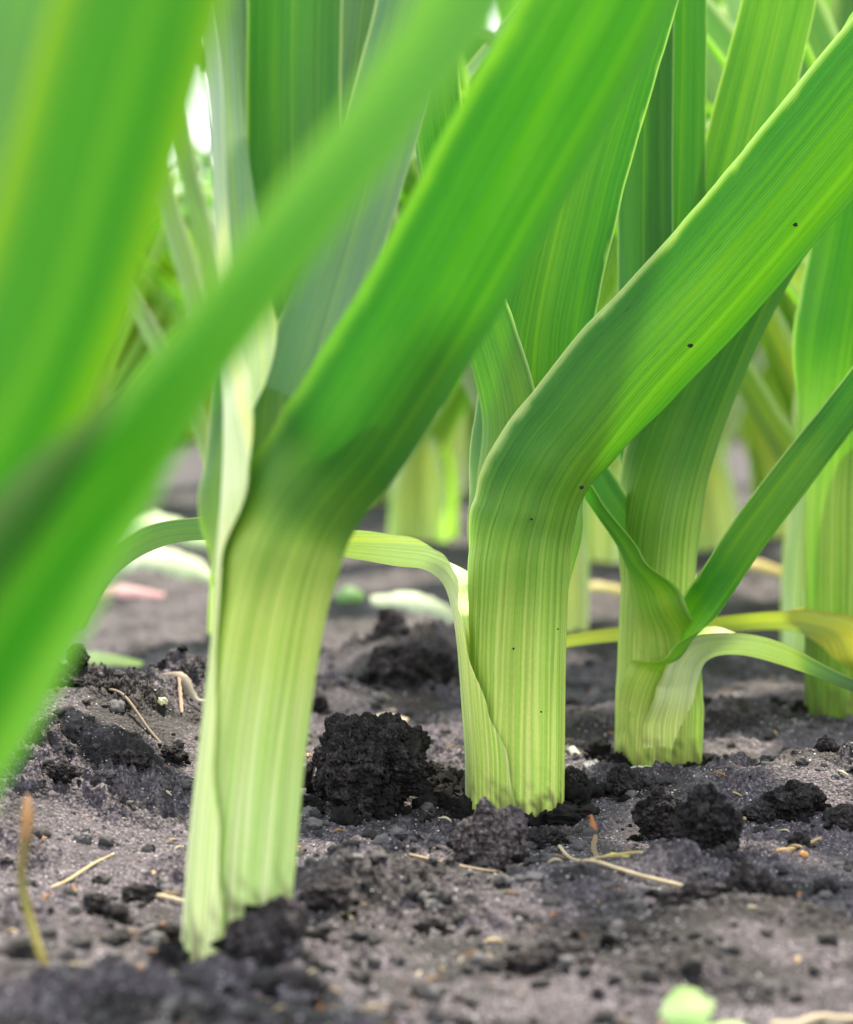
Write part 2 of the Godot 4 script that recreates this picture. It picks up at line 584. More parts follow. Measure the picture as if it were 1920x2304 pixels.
func build_leeks() -> void:
	var bloom := Color(1.5, 1.22, 3.6)
	# the near leek
	var a := thing("leek", Vector3(-0.0467, -0.0007, -0.6048), "nearest leek, slightly blurred, with a pale split outer sheath, left of the black clod", "leek", "leeks in the front row")
	stalk(a, "stem", [[Vector3(-0.0474, -0.0124, -0.6041), .0118, .0], [Vector3(-0.0453, 0.0181, -0.6059), .0119, .05], [Vector3(-0.0418, 0.0534, -0.6079), .0119, .1], [Vector3(-0.038, 0.0792, -0.6094), .0117, .2], [Vector3(-0.0351, 0.098, -0.6115), .0116, .6], [Vector3(-0.031, 0.1121, -0.6123), .0106, .7], [Vector3(-0.0246, 0.1251, -0.6091), .0085, .8], [Vector3(-0.0168, 0.138, -0.6038), .0060, .9], [Vector3(-0.0086, 0.1518, -0.5976), .0025, .9]], stem_mat, 28)  # upper core carried on inside the front blade, shaped to shade it from behind
	leaf(a, "leaf", [
		[Vector3(-0.0388, -0.0029, -0.5942), .066, 300, 0, 35, .0], [Vector3(-0.0362, 0.0318, -0.5962), .067, 300, 0, 35, .12], [Vector3(-0.0338, 0.0549, -0.5975), .067, 300, 0, 35, .22], [Vector3(-0.0303, 0.078, -0.5985), .066, 300, 0, 35, .36],
		[Vector3(-0.0264, 0.0943, -0.5983), .062, 255, 0, 35, .55], [Vector3(-0.0208, 0.1059, -0.5969), .056, 180, .2, 36, .88], [Vector3(-0.009, 0.1212, -0.5878), .053, 122, .4, 42, 1], [Vector3(0.0096, 0.1503, -0.5735), .053, 108, .5, 44, 1],
		[Vector3(0.0269, 0.1808, -0.5562), .053, 104, .5, 44, 1], [Vector3(0.0437, 0.2103, -0.5399), .052, 104, .5, 44, 1], [Vector3(0.0575, 0.2393, -0.5265), .046, 90, .4, 40, 1], [Vector3(0.0736, 0.2673, -0.5081), .036, 90, .4, 40, 1]], {"mat": fleshy_mat, "half": 20, "wave": .5, "rim": .86, "edge": Color(.34, .52, .12), "sheath": 5})  # light, wide margin colour stands in for sun on the upturned edge
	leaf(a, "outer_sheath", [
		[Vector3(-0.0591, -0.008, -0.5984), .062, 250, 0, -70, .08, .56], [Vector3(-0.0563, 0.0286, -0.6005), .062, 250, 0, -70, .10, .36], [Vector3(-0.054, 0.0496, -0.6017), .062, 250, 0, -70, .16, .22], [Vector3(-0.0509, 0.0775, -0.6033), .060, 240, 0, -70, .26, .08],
		[Vector3(-0.0502, 0.0949, -0.6053), .056, 200, 0, -72, .20, .12], [Vector3(-0.0493, 0.1122, -0.6093), .048, 150, 0, -82, .02, .6], [Vector3(-0.0492, 0.1297, -0.6163), .044, 110, .2, -95, .0, .9], [Vector3(-0.0504, 0.1499, -0.6265), .042, 92, .3, -105, .12],  # near-white greens here paint the highlight on the opening sheath
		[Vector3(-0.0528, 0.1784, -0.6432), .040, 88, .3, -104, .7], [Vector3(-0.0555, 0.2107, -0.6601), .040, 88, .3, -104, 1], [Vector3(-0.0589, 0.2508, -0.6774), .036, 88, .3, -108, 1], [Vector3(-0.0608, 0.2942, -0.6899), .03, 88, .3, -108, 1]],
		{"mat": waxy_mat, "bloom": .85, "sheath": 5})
	leaf(a, "leaf", [
		[Vector3(-0.0367, 0.095, -0.6043), .058, 250, 0, 10, .5], [Vector3(-0.036, 0.1178, -0.6177), .050, 150, 0, 8, .8], [Vector3(-0.0357, 0.1476, -0.6414), .034, 80, .1, 6, 1], [Vector3(-0.0346, 0.1855, -0.6586), .026, 60, .2, 5, 1], [Vector3(-0.0349, 0.2245, -0.6709), .026, 55, .2, 0, 1], [Vector3(-0.0339, 0.2701, -0.6785), .028, 60, .2, 0, 1], [Vector3(-0.0294, 0.3308, -0.6921), .026, 60, .2, 0, 1], [Vector3(-0.0177, 0.4026, -0.6962), .015, 60, .2, 0, 1]], {"sheath": 1, "seed": 4.4})
	leaf(a, "leaf", [
		[Vector3(-0.035, 0.1024, -0.6158), .040, 200, 0, 20, .6], [Vector3(-0.0329, 0.1176, -0.6217), .032, 130, .1, 20, .9], [Vector3(-0.0287, 0.1378, -0.6358), .026, 90, .3, 25, 1], [Vector3(-0.0219, 0.164, -0.6524), .024, 80, .3, 25, 1], [Vector3(-0.0133, 0.1935, -0.6641), .023, 80, .3, 20, 1], [Vector3(-0.0032, 0.2303, -0.6762), .024, 80, .3, 15, 1], [Vector3(0.0071, 0.2711, -0.6836), .028, 80, .3, 15, 1], [Vector3(0.0203, 0.3243, -0.6917), .026, 80, .3, 15, 1], [Vector3(0.036, 0.383, -0.6951), .014, 80, .3, 15, 1]],
		{"mat": waxy_mat, "bloom": .55, "sheath": 1})

	leaf(a, "leaf", [
		[Vector3(-0.034, 0.1046, -0.6189), .040, 200, 0, -10, .6], [Vector3(-0.031, 0.1257, -0.6321), .030, 120, .1, -10, .9], [Vector3(-0.0265, 0.1604, -0.6572), .024, 70, .2, -15, 1], [Vector3(-0.0209, 0.2068, -0.6849), .023, 62, .2, -15, 1], [Vector3(-0.0172, 0.2382, -0.6967), .024, 60, .2, -15, 1], [Vector3(-0.0135, 0.2759, -0.7089), .026, 60, .2, -15, 1], [Vector3(-0.0061, 0.3392, -0.7226), .024, 60, .2, -15, 1], [Vector3(0.0034, 0.4005, -0.7261), .012, 60, .2, -15, 1]],
		{"mat": waxy_mat, "bloom": .6, "sheath": 1, "seed": 8.8})

	# the sharp leek
	var b := thing("leek", Vector3(0.0291, -0.0016, -0.8031), "sharply focused leek with a ribbed stem, one broad leaf folding up to the right", "leek", "leeks in the front row")
	stalk(b, "stem", [[Vector3(0.0288, -0.0125, -0.8025), .0148, .05], [Vector3(0.0291, 0.0326, -0.8051), .0149, .1], [Vector3(0.0294, 0.0715, -0.8073), .0148, .2], [Vector3(0.0311, 0.0978, -0.8118), .0142, .6], [Vector3(0.0335, 0.1179, -0.818), .0105, .8], [Vector3(0.0348, 0.1289, -0.8206), .004, .9]], stem_mat, 28)
	leaf(b, "leaf", [
		[Vector3(0.0408, -0.0106, -0.7931), .080, 300, 0, 52, .30], [Vector3(0.0409, 0.0186, -0.7947), .081, 300, 0, 52, .36], [Vector3(0.0413, 0.0493, -0.7965), .081, 300, 0, 52, .44], [Vector3(0.0423, 0.0785, -0.7977), .079, 275, 0, 52, .62],
		[Vector3(0.0441, 0.0916, -0.7975), .071, 215, .1, 50, .84], [Vector3(0.0477, 0.1025, -0.7961), .064, 150, .35, 46, .97], [Vector3(0.0555, 0.1137, -0.7947), .061, 114, .6, 40, 1], [Vector3(0.0723, 0.1344, -0.7929), .0605, 102, .7, 36, 1],
		[Vector3(0.0946, 0.1587, -0.7893), .0605, 100, .7, 36, .97], [Vector3(0.123, 0.1928, -0.7793), .0605, 100, .7, 36, 1], [Vector3(0.1571, 0.2349, -0.7667), .060, 100, .7, 36, 1], [Vector3(0.1983, 0.2783, -0.7591), .05, 104, .6, 52, 1]], {"mat": fleshy_mat, "lime": .6, "half": 26, "segs": 18, "sheath": 5, "wave": .5, "rim": .925, "edge": Color(.97, .95, .62)})
	leaf(b, "outer_sheath", [
		[Vector3(0.0127, -0.0124, -0.7983), .067, 235, 0, -76, .42, .72], [Vector3(0.0127, 0.0162, -0.7999), .067, 235, 0, -76, .46, .56], [Vector3(0.0116, 0.0332, -0.8006), .065, 230, 0, -76, .46, .40], [Vector3(0.0102, 0.0519, -0.8012), .061, 215, 0, -76, .40, .20],
		[Vector3(0.0085, 0.0633, -0.8038), .060, 190, 0, -78, .04, .18], [Vector3(0.0061, 0.0716, -0.8063), .060, 130, 0, -76, .0, .36], [Vector3(0.0008, 0.0768, -0.8076), .058, 84, 0, -74, .0, .55], [Vector3(-0.0101, 0.0788, -0.8067), .052, 62, .1, -72, .08, .75],  # pale collar, with its white highlight painted in by the lowest greens
		[Vector3(-0.0272, 0.0813, -0.8059), .042, 54, .2, -74, .35, .9], [Vector3(-0.0491, 0.0843, -0.808), .040, 50, .2, -78, .8], [Vector3(-0.0713, 0.0858, -0.8131), .035, 50, .2, -78, .9], [Vector3(-0.0875, 0.0829, -0.818), .030, 50, .2, -75, .8], [Vector3(-0.102, 0.0736, -0.8195), .022, 50, .2, -75, .75], [Vector3(-0.1119, 0.056, -0.8214), .006, 50, .2, -75, .6]],
		{"half": 18, "sheath": 4, "edge": Color(.80, .74, .56), "mat": waxy_mat, "bloom": .6})
	leaf(b, "leaf", [
		[Vector3(0.0308, 0.0755, -0.7975), .062, 240, 0, 0, .55], [Vector3(0.0324, 0.1008, -0.814), .056, 170, 0, -2, .8], [Vector3(0.0346, 0.1256, -0.8285), .046, 105, 0, -6, .97], [Vector3(0.0374, 0.1575, -0.8363), .037, 62, .1, -10, 1], [Vector3(0.0483, 0.2056, -0.8401), .036, 52, .1, -10, 1], [Vector3(0.0592, 0.2437, -0.8393), .036, 50, .1, -10, 1], [Vector3(0.0732, 0.2925, -0.8381), .036, 54, .1, -10, 1], [Vector3(0.0891, 0.354, -0.8336), .032, 60, .1, -10, 1], [Vector3(0.1067, 0.4214, -0.8275), .016, 60, .1, -10, 1]],
		{"half": 20, "sheath": 1, "segs": 16, "lime": .35})
	leaf(b, "leaf", [
		[Vector3(0.0171, 0.0781, -0.8037), .050, 200, 0, -60, .5], [Vector3(0.0178, 0.1028, -0.8051), .042, 150, .1, -58, .7], [Vector3(0.0195, 0.1244, -0.8104), .036, 120, .3, -55, .85], [Vector3(0.0145, 0.1462, -0.8136), .034, 110, .5, -55, .95], [Vector3(0.0078, 0.1664, -0.8148), .034, 108, .5, -55, 1], [Vector3(0.0008, 0.1928, -0.8143), .033, 108, .5, -55, 1], [Vector3(-0.0039, 0.2265, -0.8112), .032, 108, .5, -55, 1], [Vector3(-0.0057, 0.2721, -0.8089), .032, 108, .5, -55, 1], [Vector3(-0.0054, 0.3412, -0.8128), .028, 100, .5, -55, 1], [Vector3(-0.0023, 0.4103, -0.8168), .014, 100, .5, -55, 1]],
		{"sheath": 1})
	specks(b)

	# the third leek
	var d := thing("leek", Vector3(0.0815, 0.0011, -0.8854), "blurred leek behind the sharp one, with leaves parting low to its left and right", "leek", "leeks in the front row")
	stalk(d, "stem", [[Vector3(0.0798, -0.0109, -0.8847), .0136, .1], [Vector3(0.0815, 0.0302, -0.8871), .0136, .15], [Vector3(0.0822, 0.0644, -0.889), .0126, .3], [Vector3(0.0834, 0.09, -0.8925), .0118, .65], [Vector3(0.0862, 0.1105, -0.8957), .009, .8]], stem_mat, 26)
	leaf(d, "leaf", [
		[Vector3(0.0886, -0.009, -0.8738), .072, 300, 0, 40, .42], [Vector3(0.0893, 0.0316, -0.8761), .072, 300, 0, 40, .48], [Vector3(0.0896, 0.062, -0.8779), .068, 300, 0, 40, .56], [Vector3(0.0915, 0.0874, -0.8793), .066, 250, 0, 40, .70], [Vector3(0.0972, 0.111, -0.8817), .060, 175, .2, 42, .9],
		[Vector3(0.1078, 0.1398, -0.8814), .054, 120, .35, 45, 1], [Vector3(0.1206, 0.1684, -0.878), .052, 105, .4, 45, 1], [Vector3(0.1381, 0.2013, -0.8699), .052, 100, .4, 45, 1], [Vector3(0.1594, 0.2443, -0.8573), .048, 100, .4, 45, 1], [Vector3(0.185, 0.2915, -0.85), .04, 100, .4, 45, 1]], {"mat": fleshy_mat, "sheath": 4})
	leaf(d, "leaf", [
		[Vector3(0.0695, -0.0095, -0.8768), .070, 260, 0, -52, .40], [Vector3(0.07, 0.0227, -0.8786), .070, 260, 0, -52, .44], [Vector3(0.071, 0.0466, -0.879), .060, 230, 0, -58, .48, .9], [Vector3(0.0712, 0.0621, -0.8769), .046, 150, .1, -80, .66], [Vector3(0.0669, 0.0776, -0.8738), .038, 100, .3, -104, .9],
		[Vector3(0.0544, 0.0967, -0.8689), .036, 88, .4, -108, 1], [Vector3(0.0408, 0.1199, -0.8662), .035, 85, .4, -108, 1], [Vector3(0.0274, 0.1465, -0.8637), .033, 85, .4, -108, 1], [Vector3(0.0141, 0.1795, -0.8636), .028, 85, .4, -108, 1]], {"sheath": 2})
	leaf(d, "leaf", [
		[Vector3(0.0853, -0.0086, -0.8713), .050, 200, 0, 22, .34], [Vector3(0.0857, 0.0184, -0.8729), .049, 200, 0, 22, .36], [Vector3(0.0868, 0.0346, -0.8718), .037, 165, .1, 40, .36], [Vector3(0.0902, 0.046, -0.8659), .029, 110, .3, 96, .7], [Vector3(0.1004, 0.0626, -0.8569), .028, 82, .4, 114, 1],
		[Vector3(0.113, 0.0824, -0.853), .028, 80, .4, 114, .84], [Vector3(0.127, 0.1023, -0.8492), .028, 80, .4, 114, .86], [Vector3(0.1425, 0.1237, -0.8454), .027, 80, .4, 114, 1], [Vector3(0.1678, 0.1607, -0.8375), .024, 80, .4, 114, 1], [Vector3(0.1932, 0.1997, -0.8247), .018, 80, .4, 114, 1]], {"sheath": 2})
	leaf(d, "leaf", [
		[Vector3(0.0945, -0.0104, -0.8817), .05, 190, 0, 74, .34], [Vector3(0.0948, 0.017, -0.8823), .05, 190, 0, 74, .30], [Vector3(0.0949, 0.0325, -0.8792), .042, 140, 0, 74, .05], [Vector3(0.0984, 0.0404, -0.8736), .038, 80, 0, 74, .0], [Vector3(0.1087, 0.0426, -0.8657), .034, 54, .1, 74, .08],
		[Vector3(0.1224, 0.0397, -0.8616), .031, 50, .1, 74, .25], [Vector3(0.1364, 0.0345, -0.8553), .025, 50, .1, 80, .85], [Vector3(0.1537, 0.0266, -0.8498), .02, 50, .1, 78, .9], [Vector3(0.1675, 0.0126, -0.844), .006, 50, .1, 76, .9]], {"sheath": 2, "mat": waxy_mat, "bloom": .4, "edge": Color(.72, .66, .30)})

	leaf(d, "leaf", [
		[Vector3(0.0839, 0.0899, -0.8945), .040, 200, 0, 0, .7], [Vector3(0.0862, 0.119, -0.9022), .032, 120, .1, 0, .95], [Vector3(0.0898, 0.1677, -0.913), .024, 80, .2, 0, 1], [Vector3(0.092, 0.2206, -0.9211), .021, 70, .2, 5, 1], [Vector3(0.0931, 0.2733, -0.9241), .019, 70, .2, 5, 1], [Vector3(0.0933, 0.3162, -0.9216), .014, 70, .2, 5, 1]], {"sheath": 1, "seed": 2.2})
	leaf(d, "leaf", [
		[Vector3(0.088, 0.095, -0.8958), .044, 200, 0, 10, .7], [Vector3(0.094, 0.1259, -0.9056), .038, 120, .1, 10, .9], [Vector3(0.1056, 0.1784, -0.9186), .033, 70, .2, 10, .95], [Vector3(0.1185, 0.2298, -0.9266), .031, 60, .2, 10, .92], [Vector3(0.1292, 0.274, -0.9292), .029, 60, .2, 10, .9], [Vector3(0.139, 0.3172, -0.9267), .02, 60, .2, 10, .9]], {"sheath": 1, "seed": 5.2, "tint": Color(1.3, 1.12, 1.2)})
	leaf(d, "leaf", [
		[Vector3(0.0799, 0.0918, -0.8916), .040, 200, 0, -20, .7], [Vector3(0.078, 0.1192, -0.8922), .032, 120, .1, -18, .95], [Vector3(0.0769, 0.1638, -0.8978), .023, 80, .2, -15, 1], [Vector3(0.0774, 0.2106, -0.9055), .021, 70, .2, -10, 1], [Vector3(0.0788, 0.2607, -0.9084), .019, 70, .2, -10, 1], [Vector3(0.08, 0.3133, -0.9064), .014, 70, .2, -10, 1]], {"sheath": 1, "seed": 7.2, "tint": Color(.85, .85, 1.0)})

	# the fourth leek, half out of the picture
	var e := thing("leek", Vector3(0.1679, -0.0025, -0.9934), "leek cut off by the right edge, a yellowing leaf lying level from its base", "leek", "leeks in the front row")
	stalk(e, "stem", [[Vector3(0.1667, -0.014, -0.9927), .0148, .6], [Vector3(0.1679, 0.0455, -0.9961), .0148, .5], [Vector3(0.1692, 0.0935, -0.9989), .014, .5], [Vector3(0.1712, 0.1223, -1.0006), .01, .7]], stem_mat, 24)
	leaf(e, "leaf", [
		[Vector3(0.1652, -0.0115, -0.9768), .085, 300, 0, 0, .8], [Vector3(0.1656, 0.0376, -0.9796), .085, 300, 0, 0, .64], [Vector3(0.166, 0.0848, -0.9824), .084, 290, 0, 0, .58], [Vector3(0.1675, 0.1169, -0.9842), .072, 190, .1, 0, .7], [Vector3(0.1715, 0.1603, -0.9827), .060, 110, .3, 10, .95], [Vector3(0.18, 0.216, -0.9759), .055, 95, .3, 15, 1], [Vector3(0.1927, 0.2783, -0.9595), .05, 90, .3, 15, 1]], {"sheath": 3})
	leaf(e, "outer_sheath", [
		[Vector3(0.1519, -0.0134, -0.9887), .072, 220, 0, -72, .85], [Vector3(0.1523, 0.021, -0.9907), .070, 215, 0, -72, .80], [Vector3(0.1516, 0.0327, -0.9894), .058, 150, 0, -76, .30], [Vector3(0.1459, 0.0375, -0.9877), .046, 76, 0, -80, .08], [Vector3(0.1323, 0.0385, -0.9857), .042, 60, .1, -80, .30],  # dark green foot: the shade below the level leaf is put into the colour
		[Vector3(0.1095, 0.037, -0.9856), .040, 56, .1, -80, .50], [Vector3(0.0748, 0.0348, -0.9805), .036, 54, .1, -80, .26], [Vector3(0.0518, 0.0324, -0.9753), .030, 54, .1, -80, .22], [Vector3(0.0328, 0.0273, -0.97), .016, 54, .1, -80, .2]],
		{"sheath": 2, "mat": waxy_mat, "bloom": 0.0, "tint": Color(1.15, .98, .45), "edge": Color(.70, .50, .08)})

	# the leek in the foreground whose leaves cross the left of the picture
	var g := thing("leek", Vector3(-0.1007, 0.0101, -0.363), "foreground leek far out of focus, leaves sweeping up from lower left", "leek", "leeks in the front row")
	stalk(g, "stem", [[Vector3(-0.1007, -0.0055, -0.3621), .013, .1], [Vector3(-0.1003, 0.0314, -0.3643), .013, .3], [Vector3(-0.0993, 0.0563, -0.3657), .012, .6], [Vector3(-0.0978, 0.0726, -0.3666), .008, .8]], stem_mat, 20)
	leaf(g, "leaf", [
		[Vector3(-0.0971, 0.001, -0.3495), .070, 300, 0, 0, .1], [Vector3(-0.0961, 0.0387, -0.3517), .070, 300, 0, 0, .4], [Vector3(-0.0921, 0.0663, -0.3523), .050, 190, 0, 5, .8], [Vector3(-0.0865, 0.0951, -0.3479), .030, 90, .2, 12, 1], [Vector3(-0.0684, 0.1179, -0.3412), .0235, 76, .3, 18, 1],
		[Vector3(-0.056, 0.1338, -0.3351), .0235, 76, .3, 20, 1], [Vector3(-0.0484, 0.1484, -0.3299), .024, 74, .3, 20, 1], [Vector3(-0.0425, 0.1644, -0.3249), .024, 74, .3, 20, 1], [Vector3(-0.037, 0.1798, -0.3197), .024, 74, .3, 20, 1], [Vector3(-0.0324, 0.1936, -0.3155), .023, 74, .3, 20, 1], [Vector3(-0.0279, 0.21, -0.3095), .02, 74, .3, 20, 1]], {"half": 12, "rim": .5, "edge": Color(.36, .44, .05), "tint": Color(.9, .88, 1.2)})
	leaf(g, "leaf", [
		[Vector3(-0.0915, -0.0025, -0.3583), .066, 260, 0, 70, .1], [Vector3(-0.0906, 0.0297, -0.3582), .066, 250, 0, 66, .5], [Vector3(-0.0862, 0.0586, -0.3558), .048, 150, 0, 30, .85], [Vector3(-0.073, 0.0832, -0.3502), .030, 62, .2, 20, 1], [Vector3(-0.0638, 0.0979, -0.3471), .027, 46, .3, 18, 1], [Vector3(-0.0557, 0.1097, -0.3437), .024, 46, .3, 20, 1], [Vector3(-0.0469, 0.1211, -0.3394), .0205, 50, .3, 28, 1],
		[Vector3(-0.0377, 0.1309, -0.3349), .0172, 60, .3, 42, 1], [Vector3(-0.0272, 0.1439, -0.3297), .0140, 62, .3, 46, 1], [Vector3(-0.0157, 0.1579, -0.3235), .0135, 64, .3, 48, 1], [Vector3(-0.0045, 0.1708, -0.3172), .0140, 66, .3, 50, 1], [Vector3(0.0056, 0.1837, -0.3109), .0160, 66, .3, 50, 1], [Vector3(0.0141, 0.1985, -0.3038), .02, 66, .3, 50, 1]],
		{"half": 12, "mat": fleshy_mat, "tint": Color(.86, .88, 1.1), "rim": .35, "edge": Color(.36, .50, .20), "bloom_from": .55, "bloom": .8})

	leaf(g, "leaf", [
		[Vector3(-0.0969, 0.0308, -0.3662), .06, 240, 0, -20, .5], [Vector3(-0.0954, 0.0685, -0.3764), .04, 120, .1, -10, .9], [Vector3(-0.0851, 0.1115, -0.3889), .026, 70, .2, 0, 1], [Vector3(-0.0758, 0.1453, -0.4009), .024, 62, .2, 0, 1], [Vector3(-0.0701, 0.1742, -0.4076), .023, 60, .2, 0, 1], [Vector3(-0.0662, 0.199, -0.414), .022, 60, .2, 0, 1], [Vector3(-0.0627, 0.2242, -0.4155), .018, 60, .2, 0, 1]], {"half": 10, "sheath": 1, "bloom": .5})


# flecks of soil splashed on the sharp leek
func specks(b: Node3D) -> void:
	var st := SurfaceTool.new()
	st.begin(Mesh.PRIMITIVE_TRIANGLES)
	for s in [[Vector3(0.0411, 0.0593, -0.7891), .3], [Vector3(0.0273, 0.053, -0.7907), .35], [Vector3(0.0483, 0.1036, -0.7896), .7], [Vector3(0.0328, 0.0936, -0.7914), .4], [Vector3(0.0359, 0.0333, -0.7889), .35], [Vector3(0.0817, 0.1477, -0.7867), .8], [Vector3(0.1128, 0.1845, -0.7788), .7]]:
		var r: float = s[1] * .001
		st.append_from(lump_mesh(r * 9000.0 + s[0].x * 300.0, 6), 0, Transform3D(Basis().scaled(Vector3(r, r * .8, r * .6)), s[0] - b.position))
	var o := put("soil_flecks", st.commit(), speck_mat, b)
	o.set_meta("kind", "stuff")


# a whole leek for the rows behind, its leaves in a fan
func rough_leek(at: Vector3, label: String, sd: int, lean: float, group: String, slim := 1.0) -> Node3D:
	rng.seed = sd
	var o := thing("leek", at, label, "leek", group)
	var r := rng.randf_range(.012, .016)
	var h := rng.randf_range(.09, .13)
	var up := Vector3(lean * .2, 1, rng.randf_range(-.1, .1)).normalized()
	stalk(o, "stem", [[at + Vector3(0, -.02, 0), r, .3], [at + up * h * .5, r, .4], [at + up * h, r * .95, .6], [at + up * (h + .06), r * .5, .8]], stem_mat, 12, 4)
	var fan := rng.randf_range(-.5, .5)
	var n := 7
	for k in n:
		var side := 1.0 if k % 2 == 0 else -1.0
		var open := lerpf(.85, .08, float(k) / (n - 1)) * rng.randf_range(.75, 1.2)
		var dir := Vector3(cos(fan), 0, sin(fan)) * side
		var len := rng.randf_range(.42, .62) * (1.0 - .3 * open)
		var wd := rng.randf_range(.052, .072) * slim
		var start := at + up * h * lerpf(.35, 1.0, float(k) / (n - 1))
		var rows := [[at + dir * r * .5 - Vector3(0, .015, 0), wd * 1.3, 240, 0, 0, .3], [start + dir * r * .6, wd * 1.2, 200, 0, 0, .5]]
		var p := start + dir * r * .6
		var ang := .15 + open * .35
		for j in 6:
			p += (dir * sin(ang) + up * cos(ang)) * len / 6.0
			ang += open * .20 + .02
			rows.append([p, wd * lerpf(1.0, .12, pow(j / 5.0, 3.2)), lerpf(80, 50, j / 5.0), .25, 0, clampf(.7 + j * .1, 0, 1)])
		# bearing of the keel: outwards from the stem
		for j in rows.size():
			var tan: Vector3 = (rows[mini(j + 1, rows.size() - 1)][0] - rows[maxi(j - 1, 0)][0]).normalized()
			var n0 := (Vector3(0, 0, 1) - tan * tan.z).normalized()
			var s0 := tan.cross(n0)
			var outw := (dir - tan * tan.dot(dir)).normalized()
			rows[j][4] = rad_to_deg(atan2(outw.dot(s0), outw.dot(n0)))
		var look := {"segs": 5, "half": 5, "sheath": 1, "seed": float(sd + k), "tint": Color(1.5, 1.3, 1.6)}
		if rng.randf() < .35:
			look["mat"] = waxy_mat
			look["bloom"] = .6
		elif rng.randf() < .4:
			look["tint"] = Color(2.4, 1.7, 2.2)
		leaf(o, "leaf", rows, look)
	return o


func build_far_leeks() -> void:
	var spots := [
		[-.100, 1.31, 101, .3, "blurred bright green leek seen past the left edge of the nearest stem"],
		[.245, 1.13, 102, -.4, "blurred leek behind the one cut off by the right edge"],
		[.33, 1.30, 103, -.6, "blurred leek standing outside the right edge, leaning in behind the others"],
	]
	for s in spots:
		rough_leek(Vector3(s[0], height_at(s[0], -s[1]), -s[1]), s[4], s[2], s[3], "leeks in the rows behind", .5 if s[2] == 101 else 1.0)
	var more := [
		[-.003, 2.05, 109, .1, "slender blurred leek far behind, seen alone in the gap left of the sharp leek"],
		[.20, 1.24, 106, -.2, "blurred leek in the second row, directly behind the third leek's blade"],
		[.06, 1.36, 107, .1, "blurred leek in the second row, behind the sharp leek's tall leaf"],
	]
	for s in more:
		rough_leek(Vector3(s[0], height_at(s[0], -s[1]), -s[1]), s[4], s[2], s[3], "leeks in the rows behind")
	var protos := []
	for k in 5:
		rng.seed = 900 + k
		protos.append(null)
	var i := 0
	rng.seed = 77
	var places := []
	for row in 9:
		for k in 14:
			var t := k * .155 + rng.randf_range(-.03, .03)
			var x := -1.55 + row * .36 + t * .55 - 0.02
			var z := 1.30 + t * .84 + row * .035 + rng.randf_range(-.03, .03)
			if z < 1.38 or z > 5.0 or absf(x) > z * .20 + .12:
				continue
			if (absf(x - -.112) < .06 and z < 1.45) or (z < 2.4 and x / z > -.035 and x / z < .03) or (z < 3.2 and x / z > -.13 and x / z < -.075) or (z < 1.8 and x / z < -.06):
				continue
			if rng.randf() < .25:
				continue
			places.append(Vector3(x, 0, -z))
	for p in places:
		p.y = height_at(p.x, p.z)
		var q: int = i % 5
		if protos[q] == null:
			protos[q] = rough_leek(p, "out of focus leek in the rows far behind the front four", 300 + q * 7, rng.randf_range(-.4, .4), "leeks far behind")
		else:
			var c: Node3D = protos[q].duplicate()
			c.name = numbered("leek")
			add_child(c)
			c.position = p
			c.rotation.y = rng.randf() * TAU
			c.scale = Vector3.ONE * rng.randf_range(.9, 1.15)
		i += 1
	far_rows()


# the rest of the field, too far off to tell one plant from the next
func far_rows() -> void:
	rng.seed = 815
	var st := SurfaceTool.new()
	st.begin(Mesh.PRIMITIVE_TRIANGLES)
	for k in 9:
		var dir := Vector3(cos(k * 2.4), 0, sin(k * 2.4))
		var side := Vector3(-dir.z, 0, dir.x) * .022
		var p := Vector3(0, -.02, 0)
		var ang := .08 + k * .05
		for j in 6:
			var q := p + (dir * sin(ang) + Vector3.UP * cos(ang)) * .10
			var w0 := 1.0 if j < 5 else .6
			var w1 := 1.0 if j < 4 else (.6 if j == 4 else .05)
			st.set_color(leaf_green(.4 + j * .1).lerp(Color(.4, .46, .2), .35))
			for v in [p - side * w0, q - side * w1, q + side * w1, p - side * w0, q + side * w1, p + side * w0]:
				st.set_uv(Vector2(.5, .9))
				st.add_vertex(v)
			p = q
			ang += .06 + k * .022
	st.generate_normals()
	var mm := MultiMesh.new()
	mm.transform_format = MultiMesh.TRANSFORM_3D
	mm.mesh = st.commit()
	mm.instance_count = 2600
	for i in mm.instance_count:
		var z := -5.2 - pow(rng.randf(), 1.5) * 26.0
		var x := rng.randf_range(-.32, .32) * -z
		x = round((x + z * .6) / .36) * .36 - z * .6
		mm.set_instance_transform(i, Transform3D(Basis(Vector3.UP, rng.randf() * TAU).scaled(Vector3.ONE * rng.randf_range(.8, 1.15)), Vector3(x + rng.randf_range(-.04, .04), 0, z)))
	var o := MultiMeshInstance3D.new()
	o.multimesh = mm
	o.material_override = leaf_mat
	o.name = "leek_field"
	add_child(o)
	tag(o, "rows of leeks running into the distance, blurred to one green mass", "leek field", "", "stuff")


# ------------------------------------------------------------------ clods and grit

# the distance to a crumb's middle, turned into a rounded crumb
func dome(q: float) -> float:
	var d := clampf(q + 1.0, 0.0, 1.1)
	return .75 - d * d


